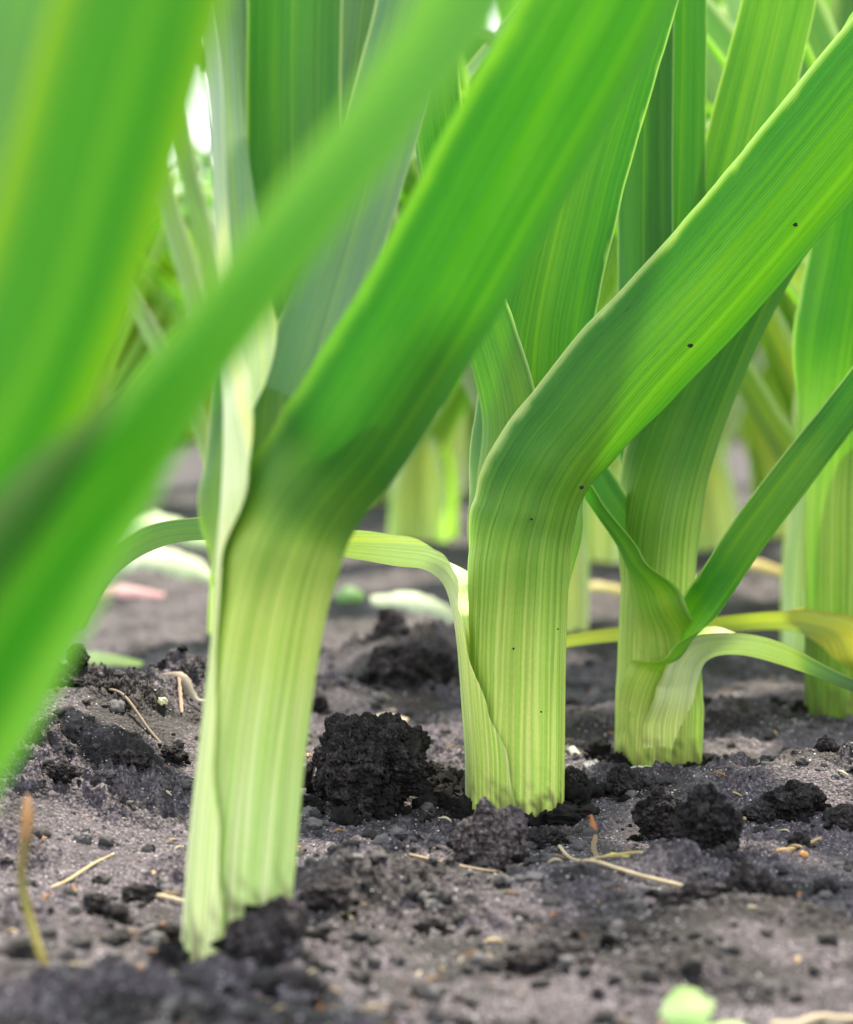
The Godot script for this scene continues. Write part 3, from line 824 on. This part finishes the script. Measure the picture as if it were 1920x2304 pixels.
# a crumbly lump of soil: a ball with lumps, crumbs and fine grains pushed out of it
func clod_mesh(size: Vector3, sd: float, rough: float, shade: float, n: int) -> ArrayMesh:
	var cols := n * 2 + 1
	size *= .74
	var v := PackedVector3Array()
	var c := PackedColorArray()
	var dark := Color(.027, .023, .0245)
	var pale := Color(.27, .235, .24)
	var m := maxf(size.x, maxf(size.y, size.z))
	var amp := rough * clampf(m / .024, .25, 1.1)
	# broken faces
	rng.seed = int(sd * 1000.0)
	var faces := []
	for k in 7:
		faces.append([Vector3(rng.randf_range(-1, 1), rng.randf_range(-.6, 1), rng.randf_range(-1, 1)).normalized(), rng.randf_range(.78, 1.06)])
	for r in n + 1:
		var th := PI * r / n
		for k in cols:
			var ph := TAU * (k % (cols - 1)) / (cols - 1)
			var d := Vector3(sin(th) * cos(ph), cos(th), sin(th) * sin(ph))
			var rad := 1.0 + lumpy.get_noise_3d(d.x * .9 + sd, d.y * .9, d.z * .9) * .55
			var flat := 0.0
			for f in faces:
				var q: float = d.dot(f[0]) * rad
				if q > f[1]:
					rad *= f[1] / q
					flat = 1.0
			var w := d * rad * size * .5
			# crumbs sit in patches; the broken faces are rougher only here and there
			var patch := smoothstep(-.25, .35, lumpy.get_noise_3d(d.x * 1.6, d.y * 1.6 + sd, d.z * 1.6))
			var s := w * 260.0
			var cr := dome(crumbly.get_noise_3d(s.x + sd * 3.0, s.y, s.z))
			var s2 := w * 640.0
			var cr2 := dome(crumbly.get_noise_3d(s2.x, s2.y + sd, s2.z))
			w += d * (cr * .0026 * (.3 + patch) + cr2 * .0012 * (.45 + patch)) * amp
			w += d * lumpy.get_noise_3d(w.x * 900.0, w.y * 900.0, w.z * 900.0 + sd) * .0004 * amp
			# a crack or two
			var crack := absf(lumpy.get_noise_3d(w.x * 90.0 + sd, w.y * 90.0, w.z * 90.0))
			w -= d * (1.0 - smoothstep(.0, .035, crack)) * .0022 * amp
			v.append(w)
			var t := clampf(shade + lumpy.get_noise_3d(w.x * 120.0 + 9.0, w.y * 120.0, w.z * 120.0 + sd) * .5 + cr2 * .12, 0.0, 1.0)
			c.append(dark.lerp(pale, t))
	return sheet(v, cols, n + 1, PackedVector2Array(), c, true)


func clod(px_x: float, z: float, size: Vector3, sd: float, rough: float, shade: float, n: int, label: String, sink := .28) -> void:
	var o := put("soil_clod", clod_mesh(size, sd, rough, shade, int(n * 1.6)), clod_mat, self)
	o.position = Vector3(px_x, height_at(px_x, z) + size.y * .74 * (.5 - sink), z)
	tag(o, label, "clod", "clods of dark soil")
	clod_feet.append([px_x, z, maxf(size.x, size.z) * .42, 5 + int(size.x * 900.0), size.x * .10])


func build_clods() -> void:
	clod(-0.0185, -0.7987, Vector3(.047, .041, .042), 1.3, 1.0, .06, 90, "large round black crumbly clod between the nearest leek and the sharp leek", .06)
	clod(0.0021, -0.8336, Vector3(.011, .013, .011), 2.1, .8, .06, 36, "small dark clod touching the right side of the large black clod")
	clod(0.0183, -0.7148, Vector3(.026, .023, .021), 3.7, 1.0, .85, 70, "grey cracked clod right in front of the sharp leek's base", .22)
	clod(0.0347, -0.7508, Vector3(.016, .006, .009), 4.2, .9, .20, 40, "low dark lump pressed against the front of the sharp leek")
	clod(0.0484, -0.8236, Vector3(.010, .014, .012), 5.5, .8, .08, 32, "dark clod tucked beside the right edge of the sharp stem")
	clod(0.0634, -0.8166, Vector3(.015, .014, .013), 6.1, .8, .08, 36, "round blurred clod in front of the third leek")
	clod(0.0714, -0.7637, Vector3(.018, .018, .016), 7.9, 1.0, .08, 48, "square black clod at the left end of the right-hand ridge", .08)
	clod(0.0811, -0.7168, Vector3(.021, .027, .018), 8.4, 1.0, .06, 56, "tall black clod with a deep shadow, middle of the right-hand ridge", .1)
	clod(0.0849, -0.7508, Vector3(.010, .013, .010), 9.2, 1.0, .4, 36, "small grey-topped clod above the tall black clod")
	clod(0.1018, -0.7737, Vector3(.013, .008, .011), 10.6, 1.0, .10, 40, "flat crumbly clod right of the tall black clod", .12)
	clod(0.1155, -0.7837, Vector3(.022, .014, .017), 11.8, 1.0, .10, 56, "broad crumbly clod crowning the right-hand ridge", .15)
	clod(0.1325, -0.8336, Vector3(.012, .011, .011), 12.3, .9, .14, 32, "small clod peeping over the ridge near the right edge")
	clod(0.1084, -0.7308, Vector3(.009, .009, .009), 13.4, .9, .10, 30, "small round clod on the pale slope at the right")
	clod(0.1237, -0.7468, Vector3(.013, .010, .011), 14.9, .9, .16, 32, "dark clod at the right edge of the picture below the ridge")
	clod(0.0844, -0.6639, Vector3(.017, .013, .012), 15.2, .7, .22, 40, "blurred knobbly end of the long low clod, above the straw")
	clod(0.0715, -0.6569, Vector3(.024, .008, .009), 15.9, .7, .22, 44, "long low grey clod lying along the straw")
	clod(0.0933, -0.6569, Vector3(.010, .009, .009), 16.6, .7, .12, 30, "round soft-focus clod right of the straw's end")
	clod(0.1066, -0.6709, Vector3(.008, .008, .008), 17.1, .7, .16, 26, "soft-focus pebble-sized clod on the lower right slope")
	clod(-0.0774, -0.631, Vector3(.0090, .0095, .009), 18.8, .7, .06, 36, "dark round clod on the left flat, left of the nearest stem")
	clod(-0.0855, -0.6509, Vector3(.009, .006, .008), 19.5, .8, .06, 30, "flat dark clod touching the round one on the left flat")
	clod(-0.0752, -0.6669, Vector3(.012, .007, .010), 19.9, .8, .12, 30, "low dark clod behind the round one on the left flat")
	clod(-0.0587, -0.5641, Vector3(.0088, .0095, .009), 20.4, .5, .05, 36, "blurred black ball of soil in front of the nearest leek")
	clod(-0.0939, -0.584, Vector3(.009, .007, .009), 21.3, .6, .05, 30, "dark clod at the foot of the dead grass stalk")
	clod(-0.1198, -0.8636, Vector3(.010, .010, .009), 22.7, .7, .10, 36, "small peak of soil on the crest of the left mound")
	clod(-0.1267, -0.8486, Vector3(.024, .018, .02), 23.5, 1.1, .32, 56, "sandy glittering lump on the far left of the mound", .45)
	clod(-0.0818, -0.9035, Vector3(.015, .014, .014), 24.6, .9, .10, 44, "dark wet lump at the top of the left mound, beside the nearest stem")
	clod(-0.0961, -0.8985, Vector3(.020, .016, .018), 24.9, .9, .12, 44, "broad dark lump left of the mound's wet top", .4)
	clod(-0.1103, -0.7587, Vector3(.013, .006, .010), 35.1, 1.3, .14, 40, "ragged dark lump half way down the left mound, near the picture's edge", .3)
	clod(-0.0917, -0.7737, Vector3(.016, .006, .009), 36.3, 1.3, .12, 44, "torn dark ridge of soil across the middle of the left mound", .3)
	clod(-0.0808, -0.7987, Vector3(.010, .007, .009), 37.7, 1.2, .10, 36, "dark lump on the left mound close to the nearest stem", .3)
	clod(-0.1084, -0.8336, Vector3(.012, .006, .010), 39.9, 1.3, .16, 36, "crumbled ledge just under the crest of the left mound", .3)
	clod(-0.0053, -0.7438, Vector3(.010, .0035, .006), 25.2, .6, .05, 26, "thin dark flake of soil lying on the pale flat below the large black clod")
	clod(0.0012, -0.6369, Vector3(.009, .007, .008), 26.4, .6, .12, 28, "blurred dark clod in the middle foreground")
	clod(-0.0258, -0.6469, Vector3(.015, .009, .013), 27.3, .9, .10, 44, "dark crumbled lump right of the nearest leek's base", .35)
	clod(-0.0399, -0.583, Vector3(.016, .017, .011), 28.1, .8, .30, 48, "dark lump of soil banked against the right foot of the nearest leek", .12)
	clod(-0.0336, -0.591, Vector3(.014, .015, .012), 28.4, .9, .36, 44, "greyer lump at the right end of the soil banked against the nearest leek", .15)
	clod(-0.0308, -0.5611, Vector3(.020, .007, .010), 28.7, .8, .30, 44, "brownish blurred lump in front of the nearest leek's foot")
	clod(-0.0111, -1.0483, Vector3(.034, .022, .030), 29.6, 1.2, .12, 60, "big blurred heap of dark soil behind the gap between the two front leeks")
	clod(-0.016, -1.1082, Vector3(.018, .022, .018), 30.5, 1.0, .16, 40, "blurred upper lump of the heap behind the gap")
	clod(0.0051, -1.0582, Vector3(.015, .012, .014), 30.9, 1.0, .08, 40, "blurred dark lump at the right of the heap, left of the sharp stem")
	clod(-0.0423, -0.9983, Vector3(.009, .009, .009), 31.2, .8, .06, 28, "small dark clod beside the right edge of the nearest stem")
	clod(0.0583, -1.0183, Vector3(.009, .010, .009), 32.4, .8, .06, 28, "small black clod behind the sharp stem's right edge")
	clod(-0.0018, -0.9285, Vector3(.011, .006, .008), 33.3, .8, .05, 28, "dark flat clod beside the pale chip")
	clod(-0.0268, -0.9584, Vector3(.013, .005, .008), 33.9, .8, .06, 28, "thin dark clod behind the large black clod")
	clod(0.0237, -0.599, Vector3(.014, .005, .008), 34.2, .6, .05, 30, "flat black clod low in the middle foreground")
	clod(0.032, -0.604, Vector3(.020, .007, .012), 34.8, .4, .14, 34, "smooth grey slab of soil in the lower middle")


func lump_mesh(sd: float, n: int) -> ArrayMesh:
	var v := PackedVector3Array()
	var cols := n * 2 + 1
	for r in n + 1:
		var th := PI * r / n
		for k in cols:
			var ph := TAU * (k % (cols - 1)) / (cols - 1)
			var d := Vector3(sin(th) * cos(ph), cos(th), sin(th) * sin(ph))
			var w := d * (1.0 + lumpy.get_noise_3d(d.x * 1.3 + sd, d.y * 1.3, d.z * 1.3) * .9)
			v.append(w)
	return sheet(v, cols, n + 1, PackedVector2Array(), PackedColorArray(), true)


func scatter(called: String, label: String, count: int, lo: float, hi: float, n: int, seed_at: int, pale_from: float, pale_to: float, patchy: float) -> void:
	rng.seed = seed_at
	for kind in 3:
		var mm := MultiMesh.new()
		mm.transform_format = MultiMesh.TRANSFORM_3D
		mm.use_colors = true
		mm.mesh = lump_mesh(seed_at * .37 + kind * 5.3, n)
		mm.instance_count = count / 3
		var i := 0
		while i < mm.instance_count:
			var d := lerpf(.47, 1.25, pow(rng.randf(), 1.3))
			var x := rng.randf_range(-.19, .19) * d
			var q := noise_e.get_noise_2d(x * 2.0 + 30.0, d * 2.0) + rng.randf_range(-.3, .3)
			if q < patchy:
				if rng.randf() > .12:
					continue
			var s := lerpf(lo, hi, pow(rng.randf(), 3.0))
			var bs := Basis.from_euler(Vector3(rng.randf() * TAU, rng.randf() * TAU, rng.randf() * TAU)).scaled(Vector3(s, s * rng.randf_range(.6, 1.0), s))
			mm.set_instance_transform(i, Transform3D(bs, Vector3(x, height_at(x, -d) + s * .25, -d)))
			var t := lerpf(pale_from, pale_to, pow(rng.randf(), 2.0))
			mm.set_instance_color(i, Color(t, t * .93, t * .97))
			i += 1
		var o := MultiMeshInstance3D.new()
		o.multimesh = mm
		o.material_override = crumb_mat
		o.name = numbered(called)
		add_child(o)
		tag(o, label, called.replace("_", " ").trim_suffix("s"), "", "stuff")


func strew(called: String, label: String, centres: Array, seed_at: int) -> void:
	rng.seed = seed_at
	var total := 0
	for c in centres:
		total += int(c[3])
	var mm := MultiMesh.new()
	mm.transform_format = MultiMesh.TRANSFORM_3D
	mm.use_colors = true
	mm.mesh = lump_mesh(seed_at * .11, 9)
	mm.instance_count = total
	var i := 0
	for c in centres:
		for k in int(c[3]):
			var a := rng.randf() * TAU
			var d: float = c[2] * (.75 + pow(rng.randf(), 1.6) * .9)
			var x: float = c[0] + cos(a) * d
			var z: float = c[1] + sin(a) * d
			var s := lerpf(.0005, c[4], pow(rng.randf(), 2.6))
			var bs := Basis.from_euler(Vector3(rng.randf() * TAU, rng.randf() * TAU, rng.randf() * TAU)).scaled(Vector3(s, s * rng.randf_range(.55, 1.0), s * rng.randf_range(.7, 1.0)))
			mm.set_instance_transform(i, Transform3D(bs, Vector3(x, height_at(x, z) + s * .3, z)))
			var t := lerpf(.015, .12, pow(rng.randf(), 2.2))
			mm.set_instance_color(i, Color(t, t * .90, t * .90))
			i += 1
	var o := MultiMeshInstance3D.new()
	o.multimesh = mm
	o.material_override = clod_mat
	o.name = numbered(called)
	add_child(o)
	tag(o, label, called.replace("_", " ").trim_suffix("s"), "", "stuff")


func litter() -> void:
	rng.seed = 919
	var st := SurfaceTool.new()
	st.begin(Mesh.PRIMITIVE_TRIANGLES)
	for k in 6:
		for j in 5:
			var p := []
			for e in [[k, j], [k + 1, j], [k + 1, j + 1], [k, j], [k + 1, j + 1], [k, j + 1]]:
				var a: float = e[1] / 5.0 * TAU
				var f: float = e[0] / 6.0
				var w: float = .07 * sin(clampf(f * .9 + .08, 0, 1) * PI) + .01
				st.add_vertex(Vector3(f - .5, cos(a) * w + sin(f * 4.0) * .12, sin(a) * w + sin(f * 2.5 + 1.0) * .16))
	st.index()
	st.generate_normals()
	var mm := MultiMesh.new()
	mm.transform_format = MultiMesh.TRANSFORM_3D
	mm.use_colors = true
	mm.mesh = st.commit()
	mm.instance_count = 420
	var tones := [Color(.34, .25, .14), Color(.22, .14, .08), Color(.10, .07, .05), Color(.42, .36, .24), Color(.28, .13, .05)]
	for i in mm.instance_count:
		var d := lerpf(.5, 1.2, pow(rng.randf(), 1.2))
		var x := rng.randf_range(-.18, .18) * d
		var s := lerpf(.0018, .009, pow(rng.randf(), 2.2))
		var bs := Basis.from_euler(Vector3(rng.randf_range(-.25, .25), rng.randf() * TAU, rng.randf_range(-.25, .25))).scaled(Vector3(s, minf(s, .005), minf(s, .005)))
		mm.set_instance_transform(i, Transform3D(bs, Vector3(x, height_at(x, -d) + .0003, -d)))
		mm.set_instance_color(i, tones[rng.randi() % 5])
	var o := MultiMeshInstance3D.new()
	o.multimesh = mm
	o.material_override = crumb_mat
	o.name = "plant_litter"
	add_child(o)
	tag(o, "tiny bits of dry root, husk and straw littering the soil", "litter", "", "stuff")


func build_grit() -> void:
	litter()
	strew("soil_crumbs", "crumbs of soil heaped round the feet of the leeks", [[-0.0467, -0.611, .013, 170, .0045], [0.0291, -0.8087, .017, 260, .0055], [0.0806, -0.8905, .016, 200, .0045], [0.1673, -0.9983, .017, 90, .003]], 611)
	strew("soil_crumbs", "crumbs broken off the clods and lying about them", clod_feet, 617)
	scatter("soil_crumbs", "loose dark crumbs of soil scattered over the bed", 3000, .0005, .0028, 7, 501, .02, .12, .05)
	scatter("sand_grains", "pale grains of sand sprinkled over the soil", 30000, .00016, .00042, 4, 733, .10, .62, -.25)


# ------------------------------------------------------------------ small dry things

# a strip of skin, husk or leaf lying along points: rows of [point, width, curl in degrees, colour]
func shred(called: String, rows: Array, label: String, category: String, face := Vector3.UP, group := "") -> void:
	var o := thing(called, rows[0][0], label, category, group)
	shred_part(o, called + "_blade" if category == "leaf" else "strip", rows, face)


func shred_part(o: Node3D, part: String, rows: Array, face: Vector3, mat: Material = null) -> void:
	var v := PackedVector3Array()
	var col := PackedColorArray()
	var n := rows.size()
	var segs := 10
	var half := 5
	var total := (n - 1) * segs + 1
	var pts := PackedVector3Array()
	var pr := []
	for i in n - 1:
		var r0: Array = rows[maxi(i - 1, 0)]
		var r1: Array = rows[i]
		var r2: Array = rows[i + 1]
		var r3: Array = rows[mini(i + 2, n - 1)]
		for k in segs + (1 if i == n - 2 else 0):
			var t := float(k) / segs
			pts.append(spline(r0[0], r1[0], r2[0], r3[0], t))
			pr.append([lerpf(r1[1], r2[1], t), lerpf(r1[2], r2[2], t), (r1[3] as Color).lerp(r2[3], t)])
	for i in total:
		var tan := (pts[mini(i + 1, total - 1)] - pts[maxi(i - 1, 0)]).normalized()
		var s := tan.cross(face).normalized()
		var w := s.cross(tan)
		var turn := deg_to_rad(pr[i][1])
		for k in range(-half, half + 1):
			var u := float(k) / half
			var rr: float = pr[i][0] * .5 * (1.0 + lumpy.get_noise_2d(pts[i].x * 500.0 + u, pts[i].z * 500.0) * .5)
			var q: Vector3
			if absf(turn) < .05:
				q = s * u * rr
			else:
				var R := rr / (turn * .5)
				q = s * sin(u * turn * .5) * R + w * (cos(u * turn * .5) - 1.0) * R
			v.append(pts[i] + q - o.position)
			var c: Color = pr[i][2]
			var b := 1.0 + lumpy.get_noise_2d(u * 3.0, i * .7) * .35
			col.append(Color(c.r * b, c.g * b, c.b * b))
	put(part, sheet(v, half * 2 + 1, total, PackedVector2Array(), col), mat if mat else dry_mat, o)


func on_soil(x: float, z: float, lift := .0005) -> Vector3:
	return Vector3(x, height_at(x, z) + lift, z)


func strand(called: String, spots: Array, r: float, c: Color, label: String, category: String, lift := .0004) -> void:
	var rows := []
	for k in spots.size():
		var s: Array = spots[k]
		rows.append([on_soil(s[0], s[1], lift + (s[2] if s.size() > 2 else 0.0)), r * (1.0 if k < spots.size() - 1 else .5), c])
	var o := thing(called, rows[0][0], label, category)
	stalk(o, "fibre", rows, dry_mat, 7, 10, .25)


func build_debris() -> void:
	var straw := Color(.52, .42, .27)
	var tan := Color(.58, .44, .26)
	# the dead grass stalk at the left
	var gs := thing("grass_stalk", on_soil(-0.085, -0.5691), "thin dead grass stalk standing at the lower left, yellow with a brown tip", "grass stalk")
	stalk(gs, "stalk", [[on_soil(-0.085, -0.5691, -.003), .0011, Color(.46, .36, .10)], [Vector3(-0.0866, 0.0091, -0.5633), .0010, Color(.44, .36, .09)], [Vector3(-0.0896, 0.0189, -0.5639), .00095, Color(.32, .28, .06)], [Vector3(-0.091, 0.0266, -0.5643), .0010, Color(.20, .17, .05)], [Vector3(-0.0902, 0.0353, -0.5648), .0012, Color(.20, .14, .05)]], dry_mat, 10)
	stalk(gs, "tip", [[Vector3(-0.0902, 0.0353, -0.5648), .0012, Color(.28, .15, .05)], [Vector3(-0.0897, 0.0408, -0.5651), .0013, Color(.50, .26, .10)], [Vector3(-0.0897, 0.045, -0.5654), .0005, Color(.55, .30, .14)]], dry_mat, 10)
	# the seedling at the bottom
	var sd := thing("seedling", on_soil(0.0544, -0.5092), "pale green seedling with two round seed leaves, blurred at the bottom edge", "seedling")
	stalk(sd, "stem", [[on_soil(0.0544, -0.5092, -.002), .0007, .3], [Vector3(0.0546, 0.0054, -0.503), .0007, .4], [Vector3(0.0544, 0.0083, -0.5032), .0006, .5]], stem_mat, 8)
	var pale := Color(.26, .42, .13)
	shred_part(sd, "seed_leaf", [[Vector3(0.0546, 0.0081, -0.5032), .002, 20, pale], [Vector3(0.0536, 0.01, -0.5043), .0088, 40, pale], [Vector3(0.0528, 0.0123, -0.5064), .0100, 40, Color(.34, .48, .20)], [Vector3(0.0522, 0.0143, -0.5085), .0070, 40, pale], [Vector3(0.0519, 0.0153, -0.5096), .001, 20, pale]], Vector3(.1, .4, 1).normalized())
	shred_part(sd, "seed_leaf", [[Vector3(0.0548, 0.0079, -0.5031), .002, 20, pale], [Vector3(0.0576, 0.0087, -0.5012), .006, 40, pale], [Vector3(0.0608, 0.0092, -0.4992), .007, 40, Color(.34, .48, .20)], [Vector3(0.0635, 0.0089, -0.4972), .004, 40, pale], [Vector3(0.0648, 0.0084, -0.4962), .001, 20, pale]], Vector3(0, 1, .4).normalized())
	# straws, roots and twigs on the soil
	strand("straw", [[0.0392, -0.7408], [0.0409, -0.7238], [0.0427, -0.7038], [0.0464, -0.6889], [0.0558, -0.6819], [0.068, -0.6729], [0.079, -0.6669]], .00055, straw, "long thin bent straw lying in front of the sharp leek", "straw", .001)
	strand("straw", [[0.0458, -0.6988], [0.0568, -0.6938], [0.068, -0.6988]], .0004, Color(.40, .33, .16), "short thin straw just behind the long bent one", "straw", .001)
	strand("twig", [[0.0902, -0.7767], [0.0931, -0.7737], [0.098, -0.7707]], .0010, Color(.50, .38, .20), "short pale twig on the slope right of the tall black clod", "twig", .001)
	strand("twig", [[0.1007, -0.7208], [0.1074, -0.7288], [0.1157, -0.7368]], .0007, Color(.42, .28, .12), "thin brown twig on the lower right slope", "twig", .001)
	strand("twig", [[0.1276, -0.8436], [0.1333, -0.8386], [0.1397, -0.8336]], .0006, Color(.42, .32, .16), "thin twig on top of the ridge at the right edge", "twig", .001)
	strand("root", [[0.0754, -0.5471], [0.0809, -0.5491], [0.0867, -0.5521], [0.0938, -0.5501], [0.1035, -0.5511]], .0009, Color(.50, .42, .28), "pale wavy root lying at the lower right edge", "root", .0006)
	strand("root", [[-0.109, -0.8386], [-0.0992, -0.8236], [-0.088, -0.8087], [-0.0785, -0.7987]], .0005, Color(.20, .15, .10), "dark thread of root running down the left mound", "root", .0008)
	strand("root", [[-0.1046, -0.6789], [-0.0989, -0.6889], [-0.0935, -0.7038], [-0.0887, -0.7138]], .0005, Color(.42, .34, .18), "thin tan root lying on the pale slope of the left mound", "root", .0008)
	strand("straw", [[-0.0752, -0.6669], [-0.0697, -0.6639], [-0.0609, -0.6589]], .0007, Color(.55, .46, .30), "short straw on the left flat, right of the dark round clod", "straw", .001)
	strand("root", [[-0.0048, -0.7088], [0.0182, -0.6988], [0.0271, -0.7038]], .0004, Color(.45, .33, .20), "hair-thin root in front of the grey cracked clod", "root", .0006)
	# husks and skins
	var hk := thing("husk", on_soil(0.051, -0.7637), "reddish brown husk standing in the soil right of the sharp leek", "husk")
	stalk(hk, "spike", [[on_soil(0.0513, -0.7637, -.001), .0012, Color(.26, .10, .04)], [on_soil(0.0507, -0.7657, .0028), .0010, Color(.34, .13, .04)], [on_soil(0.0501, -0.7667, .0056), .0004, Color(.30, .10, .03)]], dry_mat, 8, 6, .4)
	tan = Color(.22, .14, .08)
	var fl := thing("skin_flake", on_soil(0.0512, -0.7488, .001), "papery skin flake with a bright yellow edge below the brown husk", "flake")
	shred_part(fl, "skin", [[on_soil(0.0508, -0.7557, .002), .0012, 40, tan], [on_soil(0.0495, -0.7408, .001), .0020, 60, Color(.20, .14, .09)], [on_soil(0.0525, -0.7268, .001), .0030, 50, Color(.19, .16, .11)], [on_soil(0.0576, -0.7208, .001), .002, 30, Color(.24, .20, .11)]], Vector3.UP)
	shred_part(fl, "yellow_edge", [[on_soil(0.0487, -0.7208, .0012), .0012, 30, Color(.44, .38, .06)], [on_soil(0.053, -0.7148, .0018), .0018, 30, Color(.56, .48, .07)], [on_soil(0.0597, -0.7208, .0014), .0008, 30, Color(.44, .36, .08)]], Vector3(0, .7, .7).normalized())
	var ch := thing("wood_chip", on_soil(-0.0161, -0.9834, .002), "pale chip of wood on the soil behind the large black clod", "chip")
	shred_part(ch, "chip", [[on_soil(-0.0227, -0.9834, .003), .003, 40, Color(.50, .42, .28)], [on_soil(-0.0161, -0.9834, .004), .004, 60, Color(.56, .48, .34)], [on_soil(-0.0075, -0.9784, .002), .003, 50, Color(.60, .44, .26)]], Vector3(0, .7, .7).normalized())
	var cu := thing("dead_leaf", on_soil(-0.0867, -0.8735, .002), "curled dry leaf scrap on the crest of the left mound", "dead leaf")
	shred_part(cu, "scrap", [[on_soil(-0.0937, -0.8735, .002), .002, 90, Color(.22, .17, .12)], [on_soil(-0.0885, -0.8666, .005), .003, 110, Color(.20, .16, .11)], [on_soil(-0.0834, -0.8606, .004), .005, 120, Color(.26, .21, .16)], [on_soil(-0.0784, -0.8566, .003), .003, 120, Color(.30, .26, .21)], [on_soil(-0.0738, -0.8566, .005), .002, 90, Color(.26, .20, .15)]], Vector3(0, .8, .6).normalized())
	shred_part(cu, "stalk_end", [[on_soil(-0.0845, -0.8606, .003), .0012, 60, Color(.26, .18, .12)], [on_soil(-0.0827, -0.8486, .002), .0014, 60, Color(.28, .19, .13)], [on_soil(-0.0816, -0.8406, .001), .0008, 60, Color(.24, .17, .12)]], Vector3(0, .6, .8).normalized())
	pebble(-0.1103, -0.8436, .0042, Color(.50, .34, .24), "tan crumb of bark on the left mound below the small peak")
	pebble(-0.0872, -0.8336, .0030, Color(.62, .60, .36), "tiny pale yellow fragment on the left mound under the curled leaf")
	pebble(0.0568, -0.8666, .0060, Color(.17, .17, .18), "smooth pale blurred pebble left of the round clod")
	pebble(-0.0388, -0.8286, .0022, Color(.62, .34, .18), "tiny orange crumb beside the nearest stem")
	pebble(0.1072, -0.7138, .0022, Color(.60, .32, .10), "tiny orange crumb on the lower right slope")
	var sh := thing("leek_peeling", on_soil(0.0597, -0.8985, .002), "pale curled peeling left of the third leek's base", "peeling")
	shred_part(sh, "peel", [[on_soil(0.0517, -0.9035, .004), .003, 80, Color(.62, .58, .44)], [on_soil(0.0563, -0.8985, .002), .004, 100, Color(.60, .58, .46)], [on_soil(0.0676, -0.8935, .003), .003, 80, Color(.66, .62, .50)]], Vector3(0, .8, .6).normalized())
	var s2 := thing("leek_peeling", on_soil(0.0785, -0.8666, .002), "translucent whitish green peeling in front of the third leek", "peeling")
	shred_part(s2, "peel", [[on_soil(0.0695, -0.8586, .003), .005, 60, Color(.55, .58, .56)], [on_soil(0.0763, -0.8606, .003), .006, 60, Color(.58, .62, .44)], [on_soil(0.0849, -0.8646, .002), .003, 60, Color(.55, .62, .34)]], Vector3(0, .8, .6).normalized())
	# fallen leaves behind
	fallen([[-0.1766, -1.1681, .003], [-0.155, -1.1581, .005], [-0.1294, -1.1481, .003]], .010, Color(.30, .42, .10), "green fallen leaf lying behind the left mound")
	fallen([[-0.1703, -1.0982, .004], [-0.1562, -1.0882, .010], [-0.1346, -1.0832, .004]], .012, Color(.62, .44, .14), "bright yellow orange dead leaf behind the left mound's crest")
	fallen([[-0.2091, -1.4975, .004], [-0.1846, -1.4975, .008], [-0.1547, -1.4875, .003]], .012, Color(.40, .20, .21), "pink fallen leaf blurred behind the left mound")
	fallen([[-0.2115, -1.5574, .016], [-0.1845, -1.5574, .026], [-0.1575, -1.5574, .022], [-0.1275, -1.5574, .010]], .024, Color(.42, .50, .32), "pale green fallen leaf arching above the pink one")
	fallen([[-0.2406, -1.797, .02], [-0.199, -1.797, .035], [-0.154, -1.797, .02]], .03, Color(.45, .58, .30), "faded green leaf lying in the far left behind the arching one")
	fallen([[0.0736, -1.4975, .004], [0.101, -1.4975, .012], [0.1312, -1.4975, .004]], .010, Color(.36, .30, .04), "yellow dead leaf between the sharp and the third leek")
	fallen([[0.1626, -1.5774, .004], [0.199, -1.5774, .018], [0.2385, -1.5774, .006]], .012, Color(.42, .33, .04), "yellow dead leaf right of the third leek")
	fallen([[-0.0498, -1.3977, .012], [-0.0431, -1.3977, .016], [-0.035, -1.3977, .012]], .014, Color(.07, .22, .02), "stub of bright green leaf behind the nearest stem")
	fallen([[-0.0296, -1.3378, .018], [-0.0039, -1.3378, .020], [0.0219, -1.3378, .008]], .016, Color(.42, .50, .34), "pale fallen leaf left of the sharp stem")


func fallen(spots: Array, width: float, c: Color, label: String) -> void:
	var rows := []
	var n := spots.size()
	for k in n:
		var s: Array = spots[k]
		var e := 1.0 if k > 0 and k < n - 1 else .45
		rows.append([on_soil(s[0], s[1], s[2]), width * e, 60.0, c.lerp(c.lightened(.2), .5 if k == 1 else 0.0)])
	var o := thing("fallen_leaf", rows[0][0], label, "fallen leaf")
	shred_part(o, "blade", rows, Vector3(0, .8, .6).normalized())


func pebble(x: float, z: float, size: float, c: Color, label: String) -> void:
	var o := put("crumb", lump_mesh(x * 50.0, 12), null, self)
	var m := StandardMaterial3D.new()
	m.albedo_color = c.linear_to_srgb()
	m.roughness = .7
	o.material_override = m
	o.scale = Vector3(size, size * .75, size) * .5
	o.position = on_soil(x, z, size * .2)
	tag(o, label, "crumb")
